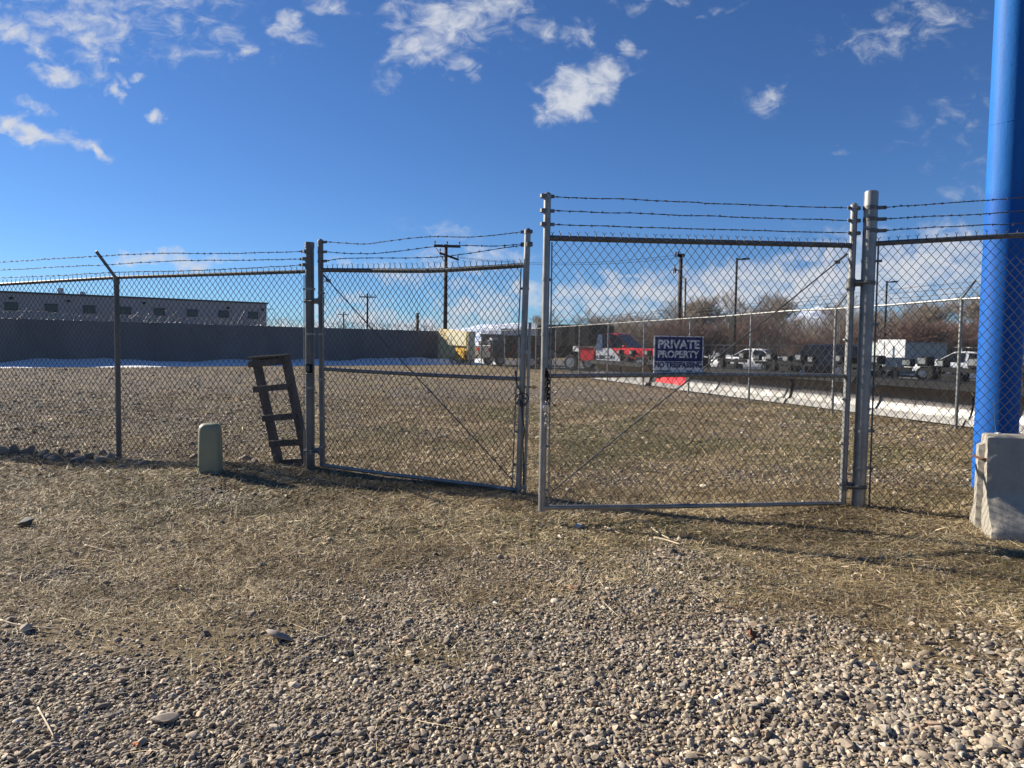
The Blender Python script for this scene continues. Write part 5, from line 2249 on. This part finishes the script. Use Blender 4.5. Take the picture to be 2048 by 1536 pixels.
o = root('parked_car', (0, 0, 0), 'white sedan parked beyond the plow row right of the sign', 'car')
car_mesh(o, M['white'], 'sedan')
place(o, 1497, 46, 143)
o = root('parked_car', (0, 0, 0), 'second white car parked near the blue pole, partly behind the far fence post', 'car')
car_mesh(o, M['white'], 'sedan')
place(o, 1912, 36, 148)
o = root('parked_van', (0, 0, 0), 'dark blue minivan parked left of the thick gate post, red tail light showing', 'van')
car_mesh(o, M['darkblue'], 'van')
place(o, 1628, 39, 148)
o = root('parked_van', (0, 0, 0), 'white van parked far off behind the white sign board', 'van')
car_mesh(o, M['white'], 'van')
place(o, 1752, 55, 150)
o = root('parked_van', (0, 0, 0), 'white van with only its roof showing behind the second white car', 'van')
car_mesh(o, M['white'], 'van')
place(o, 1888, 46, 146)
o = root('parked_car', (0, 0, 0), 'white car half hidden just right of the sign', 'car')
car_mesh(o, M['white'], 'sedan')
place(o, 1424, 58, 142)

# red and white truck with black dump body
tk = root('dump_truck', (0, 0, 0), 'red and white pickup truck with black dump body beyond the fence', 'truck')
car_mesh(tk, M['red'], 'truck')
mb = MB()      # white sweep along the door and lower side
for s in (-1, 1):
    mb = MB()
    mb.prism([(1.15, s * 1.022, .50), (-.5, s * 1.022, .50), (-.5, s * 1.012, 1.20), (.35, s * 1.012, 1.20), (.62, s * 1.022, .95)], (0, s * .012, 0))
    mb.build('white_door_panel', M['white'], tk, False, True)
    mb = MB()
    mb.prism([(-.56, s * .95, 1.22), (-.20, s * .93, 1.22), (-.28, s * .80, 1.90), (-.52, s * .79, 1.90)], (0, s * .02, 0))
    mb.build('white_pillar', M['white'], tk, False, True)
MT = Matrix.Translation((-.02, -1.037, .74)) @ Matrix.Rotation(rad(90), 4, 'X')
text_obj('door_lettering', 'RUBICON', .26, M['black_metal'], tk, MT, .006, 1.15, .003)
mb = MB()
for (c_, sz) in (((-2.35, 0, 1.35), (3.45, 2.2, .12)), ((-2.35, 1.06, 1.9), (3.45, .08, 1.0)), ((-2.35, -1.06, 1.9), (3.45, .08, 1.0)), ((-.66, 0, 1.9), (.08, 2.04, 1.0)), ((-4.04, 0, 1.9), (.08, 2.04, 1.0))):
    mb.box(c_, sz, None, .015)
dmp = mb.build('dump_body', M['black_metal'], tk, False, True)
for x in (-.9, -1.7, -2.5, -3.3, -3.9):
    for s in (-1, 1):
        mb = MB()
        mb.box((x, s * 1.13, 1.9), (.08, .06, 1.0))
        mb.build('side_stake', M['black_metal'], dmp, False, True)
mb = MB()
mb.box((-2.3, 0, .85), (3.6, .9, .3), None, .03)
mb.build('chassis', M['black_metal'], tk, False, True)
for s in (-1, 1):
    mb = MB()
    mb.prism([(-.62, s * 1.0, .55), (-1.35, s * 1.0, .55), (-1.5, s * 1.0, 1.22), (-.62, s * 1.0, 1.22)], (0, s * .03, 0))
    mb.build('red_side_skirt', M['red'], tk, False, True)
place(tk, 1228, 42, -36, 1.14)

# dark trailer, service truck and pickup tail beyond the fence
tr = root('dump_trailer', (0, 0, 0), 'black high sided trailer standing left of the red and white truck', 'trailer')
mb = MB()
for (c_, sz) in (((0, 0, .75), (4.4, 2.0, .12)), ((0, .98, 1.45), (4.4, .07, 1.3)), ((0, -.98, 1.45), (4.4, .07, 1.3)), ((2.17, 0, 1.45), (.07, 1.9, 1.3)), ((-2.17, 0, 1.45), (.07, 1.9, 1.3))):
    mb.box(c_, sz, None, .012)
bx = mb.build('trailer_box', M['black_metal'], tr, False, True)
for x in np.linspace(-2, 2, 7):
    mb = MB()
    mb.box((x, -1.04, 1.45), (.07, .06, 1.28))
    mb.build('side_stake', M['black_metal'], bx, False, True)
for x in (-.5, .45):
    for s in (-1, 1):
        mb = MB()
        mb.lathe([(.2, -.1), (.37, -.1), (.4, -.06), (.4, .06), (.37, .1), (.2, .1)], (x, s * 1.1, .4), 'y', 16)
        w_ = mb.build('wheel', M['tyre'], tr, 'auto', True)
        mb = MB()
        mb.lathe([(.02, -.105), (.24, -.102), (.24, .102), (.02, .105)], (x, s * 1.1, .4), 'y', 12)
        mb.build('rim', M['rim'], w_, 'auto', True)
mb = MB()
for x in (-2.0, -.9, .9, 2.0):
    mb.beam((x, -1.06, .62), (x + .45, -1.06, 1.5), .05, .05)
mb.build('red_brace', M['red'], tr, False, True)
mb = MB()
mb.beam((2.2, 0, .6), (3.6, 0, .55), .12, .12)
mb.build('drawbar', M['black_metal'], tr, False, True)
place(tr, 1075, 47.5, 3)
sv = root('service_truck', (0, 0, 0), 'dark grey utility truck seen tail first beside the cream enclosure', 'truck')
mb = MB()
mb.box((0, 0, 1.0), (2.6, 2.05, .9), None, .04)
mb.box((0, .75, 1.62), (2.6, .5, .36), None, .03)
mb.box((0, -.75, 1.62), (2.6, .5, .36), None, .03)
mb.build('service_body', M['grey_paint'], sv, False, True)
mb = MB()
mb.loft([[Vector((1.35, s * y, z)) for s, y, z in ((1, .95, .5), (1, .95, 1.3), (1, .8, 1.95), (-1, .8, 1.95), (-1, .95, 1.3), (-1, .95, .5))], [Vector((2.6, s * y, z)) for s, y, z in ((1, .95, .5), (1, .95, 1.3), (1, .8, 1.95), (-1, .8, 1.95), (-1, .95, 1.3), (-1, .95, .5))],
         [Vector((4.0, s * y, z)) for s, y, z in ((1, .9, .5), (1, .9, 1.0), (1, .8, 1.15), (-1, .8, 1.15), (-1, .9, 1.0), (-1, .9, .5))]])
mb.build('cab', M['grey_paint'], sv, 'auto', True)
mb = MB()
mb.box((1.33, 0, 1.6), (.05, 1.4, .45), None, .02)
mb.build('rear_window', M['glass'], sv, False, True)
for y in (-.88, .88):
    mb = MB()
    mb.box((-1.31, y, 1.15), (.06, .14, .3), None, .02)
    mb.build('tail_light', M['tail'], sv, False, True)
for x in (-.5, 2.9):
    for s in (-1, 1):
        mb = MB()
        mb.lathe([(.2, -.1), (.37, -.1), (.4, -.06), (.4, .06), (.37, .1), (.2, .1)], (x, s * .95, .4), 'y', 16)
        w_ = mb.build('wheel', M['tyre'], sv, 'auto', True)
        mb = MB()
        mb.lathe([(.02, -.105), (.24, -.102), (.24, .102), (.02, .105)], (x, s * .95, .4), 'y', 12)
        mb.build('rim', M['rim'], w_, 'auto', True)
mb = MB()
mb.box((-.7, -.3, 1.72), (.5, .45, .5), None, .03)
mb.build('white_jug', M['white_trim'], sv, False, True)
place(sv, 1000, 52, 28)

# far low buildings behind the trucks
def low_building(px0, px1, Y, H, m, name, lab, dep=14, band_=None):
    a, b = at(px0, 700, Y), at(px1, 700, Y)
    a.z = b.z = 0
    o = root(name, (a + b) / 2, lab, 'building')
    MB().box((a + b) / 2 + Vector((0, dep / 2, H / 2)), ((b - a).length, dep, H)).build('wall', m, o)
    MB().box((a + b) / 2 + Vector((0, dep / 2, H + .08)), ((b - a).length + .3, dep + .3, .16)).build('roof_edge', M['bldg_trim'] if m is not M['bldg_white'] else M['bldg_white'], o)
    if band_:
        MB().box((a + b) / 2 + Vector((0, -.03, H * .72)), ((b - a).length * .98, .08, H * .16)).build('blue_band', M['bldg_blue'], o)
    nwin = max(2, int((b - a).length / 5))
    for k in range(nwin):
        q = lerp(a, b, (k + .5) / nwin)
        w_ = MB().box(q + Vector((0, -.03, H * .35)), (1.8, .10, 1.2)).build('window_frame', M['bldg_trim'], o)
        MB().box(q + Vector((0, -.06, H * .35)), (1.6, .08, 1.0)).build('pane', M['glass'], w_)
    return o


low_building(1002, 1168, 120, 4.2, M['bldg_white'], 'white_shed', 'long low white building far behind the black trailer')
low_building(1158, 1330, 92, 4.0, M['bldg_grey'], 'grey_shop', 'low grey building with dark blue band behind the truck cab', 14, True)
low_building(962, 1004, 100, 2.9, M['bldg_trim'], 'brown_shed', 'small dark brown shed far behind the grey utility truck')
# rooftop bits on the grey building
# white board and container
wb_ = at(1783, 697, 33)
bo = root('display_board', (wb_.x, wb_.y, 0), 'blank white sign board standing on a trailer right of the thick gate post', 'sign board')
MB().box((wb_.x, wb_.y, wb_.z), (1.25, .05, .82), Matrix.Rotation(-.95, 3, 'Z'), .006).build('board', M['white'], bo)
for dx in (-.3, .3):
    MB().tube([(wb_.x + dx, wb_.y + .06, .3), (wb_.x + dx, wb_.y + .06, wb_.z + .3)], .025, 8).build('leg', M['galv'], bo)
MB().box((wb_.x, wb_.y + .2, .52), (1.9, 1.1, .14), None, .02).build('trailer_bed', M['galv_dark'], bo)
for s in (-1, 1):
    mb = MB()
    mb.lathe([(.12, -.08), (.28, -.08), (.3, -.05), (.3, .05), (.28, .08), (.12, .08)], (wb_.x - .2, wb_.y + .2 + s * .65, .33), 'y', 14)
    mb.build('wheel', M['tyre'], bo, 'auto')
cq = at(1832, 710, 41)
ctn = root('storage_container', (cq.x, cq.y, 0), 'pale corrugated metal container in front of the dark red shrub tree', 'container')
prof_ = []
n = 56
for k in range(n + 1):
    ph = k % 4
    prof_.append((cq.x - 1.75 + 3.5 * k / n, cq.y + (0 if ph in (0, 1) else .06)))
poly = [Vector((x, y, .1)) for x, y in prof_] + [Vector((cq.x + 1.75, cq.y + 2.2, .1)), Vector((cq.x - 1.75, cq.y + 2.2, .1))]
M['container'] = mat('container_paint', (.42, .46, .44), .5, .2, (.33, .36, .34), 2, .7)
MB().prism(poly, (0, 0, 1.85)).build('corrugated_shell', M['container'], ctn)
MB().box((cq.x, cq.y + 1.12, 1.99), (3.56, 2.3, .07)).build('roof_rim', M['galv'], ctn)

# far lot fence behind the cars
ff = root('chain_link_fence', at(1600, 700, 47.5), 'low far chain link fence behind the parked cars', 'fence')
fa, fb = at(1385, 700, 49), at(2100, 700, 42)
fa.z = fb.z = 0
MB().tube([fa + Vector((0, 0, 1.72)), fb + Vector((0, 0, 1.72))], .025, 8).build('top_rail', M['galv'], ff)
for k in range(11):
    q = lerp(fa, fb, k / 10)
    MB().tube([q, q + Vector((0, 0, 1.74))], .03, 8).build('line_post', M['galv'], ff)
C = (fa, fb, fa + Vector((0, 0, 1.72)), fb + Vector((0, 0, 1.72)))
V, Fc = chainlink(C, int((fb - fa).length / .12), 11, .0022, 3)
arr_mesh('chain_link_mesh', V, Fc, M['wire'], ff)

# ================================================================== snow plow row


def moldboard(o, nm, m, outline, L):
    mb = MB()
    for y0, y1 in ((0, L * .5 - .008), (L * .5 + .008, L)):
        n_ = 12
        rr = []
        for k in range(n_ + 1):
            y = y0 + (y1 - y0) * k / n_
            dent = .006 * math.sin(y * 4.1) + .004 * math.sin(y * 9.7)
            rr.append([p + Vector((dent * math.sin(math.pi * min(1, max(0, p.z / .8))), y, 0)) for p in outline])
        mb.loft(rr)
    tag(mb.build(nm, m, o, 'auto', True))


def plow_mesh(o, m, L=2.70, marks=False):
    prof = [(-.20, .765), (-.13, .80), (-.04, .785), (.045, .72), (.10, .62), (.125, .50), (.125, .38), (.10, .26), (.05, .14), (-.015, .05), (-.06, .0)]
    P = smooth_path([Vector((x, 0, z)) for x, z in prof], 26)
    rings = []
    back = []
    for i, p in enumerate(P):
        t = (P[min(i + 1, len(P) - 1)] - P[max(i - 1, 0)]).normalized()
        back.append(p + Vector((-t.z, 0, t.x)) * .012)
    if (back[13] - P[13]).x < 0:
        back = [p * 2 - b for p, b in zip(P, back)]
    cutk = min(range(len(P)), key=lambda i: abs(P[i].z - .33) + (10 if i < 6 else 0))
    if m is M['red']:
        cutk = 0
    for nm, mm, seg in (('moldboard', m, slice(cutk, None)), ('upper_moldboard', M['steel_dark_reflect'], slice(0, cutk + 1))):  # one blade split in two: upper zone carries the painted dark reflection
        if len(P[seg]) < 2:
            continue
        outline = P[seg] + back[seg][::-1]
        moldboard(o, nm, mm, outline, L)
    mb = MB()
    mb.box((-.055, L / 2, .075), (.02, L + .01, .15), Matrix.Rotation(.55, 3, 'Y'), .003)
    mb.build('cutting_edge', M['galv_dark'], o, False, True)
    mb = MB()
    mb.prism([Vector((-.30, 0, .70)), Vector((-.20, 0, .84)), Vector((-.08, 0, .87)), Vector((.07, 0, .78)), Vector((.055, 0, .755)), Vector((-.07, 0, .84)), Vector((-.19, 0, .815)), Vector((-.285, 0, .69))], (0, L, 0))
    mb.build('snow_deflector', M['black_metal'], o, False, True)
    for k in range(6):
        y = .08 + (L - .16) * k / 5
        mb = MB()
        mb.prism([Vector((.16, y, .66)), Vector((.30, y, .52)), Vector((.30, y, .30)), Vector((.10, y, .07)), Vector((.14, y, .22)), Vector((.16, y, .5))], (0, .02, 0))
        mb.build('back_rib', M['black_metal'], o, False, True)
    mb = MB()
    mb.beam((.33, .1, .36), (.33, L - .1, .36), .09, .09)
    mb.beam((.36, L * .25, .34), (1.15, L * .42, .32), .09, .09)
    mb.beam((.36, L * .75, .34), (1.15, L * .58, .32), .09, .09)
    mb.build('push_frame', M['black_metal'], o, False, True)
    mb = MB()
    for y in (L * .42, L * .58):
        mb.beam((1.05, y, .30), (1.0, y, 1.12), .11, .09)
    mb.beam((1.0, L * .22, 1.06), (1.0, L * .78, 1.06), .09, .09)
    mb.beam((1.0, L * .40, .62), (1.0, L * .60, .62), .10, .12)
    mb.beam((1.0, L * .42, .8), (.6, L * .5, .7), .05, .05)
    lt = mb.build('lift_tower', M['black_metal'], o, False, True)
    mb = MB()
    mb.box((1.12, L * .5, .78), (.34, .42, .36), None, .03)
    mb.box((1.0, L * .66, .98), (.2, .16, .3), None, .03)
    mb.build('pump_box', M['black_metal'], o, False, True)
    for y in (L * .26, L * .74):
        mb = MB()
        mb.box((1.0, y, 1.22), (.22, .30, .22), None, .03)
        l_ = mb.build('plow_light', M['black_metal'], lt, False, True)
        mb = MB()
        mb.box((.885, y, 1.23), (.02, .22, .13), None, .008)
        mb.build('lens', M['headlight'], l_, False, True)
    mb = MB()
    mb.tube([(.95, L * .5, .35), (.72, L * .5, .75)], .035, 8)
    mb.tube([(.5, L * .2, .45), (.95, L * .45, .42)], .03, 8)
    mb.build('hydraulic_ram', M['chrome'], o, False, True)


ang = math.atan2(-SDr.x, SDr.y)
PL = [(-5.15, 'stainless', 'stainless plow blade right of the blue pole'), (-2.4, 'stainless', 'stainless plow blade partly hidden by the blue pole'), (.35, 'stainless', 'stainless plow blade left of the blue pole, between two far fence posts'),
      (3.1, 'stainless', 'stainless plow blade behind the hinge side of the taller gate'), (5.85, 'stainless', 'stainless plow blade behind the lower right of the taller gate'), (8.6, 'stainless', 'stainless plow blade standing next to the red blade'),
      (11.4, 'red', 'red plow blade with white marks below the private property sign'), (14.2, 'stainless', 'farthest stainless plow blade but one, just beyond the red blade'), (17.0, 'stainless', 'farthest stainless plow blade in the row')]
pl0 = {}
for s, k, lab in PL:
    if k not in pl0:
        o = root('snow_plow', (0, 0, 0), lab, 'snow plow', 'snow plows in a row beyond the fence')
        plow_mesh(o, M[k])
        pl0[k] = o
        if k == 'red':
            mb = MB()
            for (y, z, w_, h_) in ((.95, .62, .16, .09), (1.13, .62, .10, .09), (1.26, .62, .13, .09), (1.42, .62, .09, .09), (.98, .47, .14, .08), (1.14, .47, .08, .08), (1.26, .47, .11, .08)):
                xx = .085 if z > .55 else .112
                mb.box((xx, 2.70 - y, z), (.02, w_, h_), Matrix.Rotation(.25 if z > .55 else 0, 3, 'Y'))
            tag(mb.build('white_lettering', M['white'], o, False, True))
    else:
        o = copy_tree(pl0[k])
        tag(o, lab)
    q = sp(s, .02, .62)
    o.location = (q.x, q.y, .02)
    o.rotation_euler.z = ang + {5.85: .03, 3.1: -.02, 8.6: .04, 11.4: -.08}.get(s, 0)
    if k == 'red':
        o.scale = (1.12, 1.0, 1.16)
# black mounts with lamps standing in a second row behind the blades
mt0 = None
for s, off, zz in ((-3.4, 3.0, .2), (-.9, 3.3, -.3), (1.3, 2.9, .4), (3.2, 3.5, -.1), (4.9, 3.0, .3), (6.9, 3.4, -.4), (8.6, 3.1, .1), (10.6, 3.5, .5)):
    if mt0 is None:
        mt0 = o = root('plow_mount', (0, 0, 0), 'black plow mount with two lamps standing behind the row of blades', 'plow mount', 'black plow mounts behind the blades')
        mb = MB()
        mb.box((0, 0, .28), (.7, .95, .22), None, .02)
        mb.beam((0, -.22, .3), (0, -.22, 1.0), .09, .09)
        mb.beam((0, .22, .3), (0, .22, 1.0), .09, .09)
        mb.beam((0, -.6, .98), (0, .6, .98), .09, .09)
        mb.beam((-.6, 0, .3), (0, 0, .85), .07, .07)
        mb.beam((0, -.4, .35), (.25, .35, .95), .05, .05)
        mb.build('mount_frame', M['black_metal'], o, False, True)
        mb = MB()
        mb.tube([(.1, -.3, .35), (.1, .1, .8)], .04, 8)
        mb.build('hydraulic_ram', M['chrome'], o, False, True)
        for y in (-.52, .52):
            mb = MB()
            mb.box((0, y, 1.14), (.2, .26, .2), None, .03)
            l_ = mb.build('plow_light', M['black_metal'], o, False, True)
            mb = MB()
            mb.box((-.105, y, 1.14), (.02, .2, .13), None, .008)
            mb.build('lens', M['headlight'], l_, False, True)
    else:
        o = copy_tree(mt0)
    q = sp(s, 0, off)
    o.location = (q.x, q.y, .03)
    o.rotation_euler.z = ang + zz
# red plow parts stacked behind the row
for px, Y, w_, lab in ((1702, 19.5, .75, 'stack of three red steel plow arms lying behind the thick gate post'), (1620, 21.5, .4, 'small red steel plow bracket in front of the dark minivan')):
    q = at(px, 755, Y)
    o = root('plow_part', (q.x, q.y, 0), lab, 'plow part')
    for k in range(3 if w_ > .5 else 1):
        MB().beam((q.x - w_, q.y + k * .05, .55 + k * .11), (q.x + w_, q.y + .1 + k * .05, .60 + k * .11), .10, .07).build('arm', M['red'], o)
    for s in (-.7, .7):
        MB().beam((q.x + s * w_, q.y + .1, 0), (q.x + s * w_, q.y + .1, .52), .07, .07).build('leg', M['black_metal'], o)
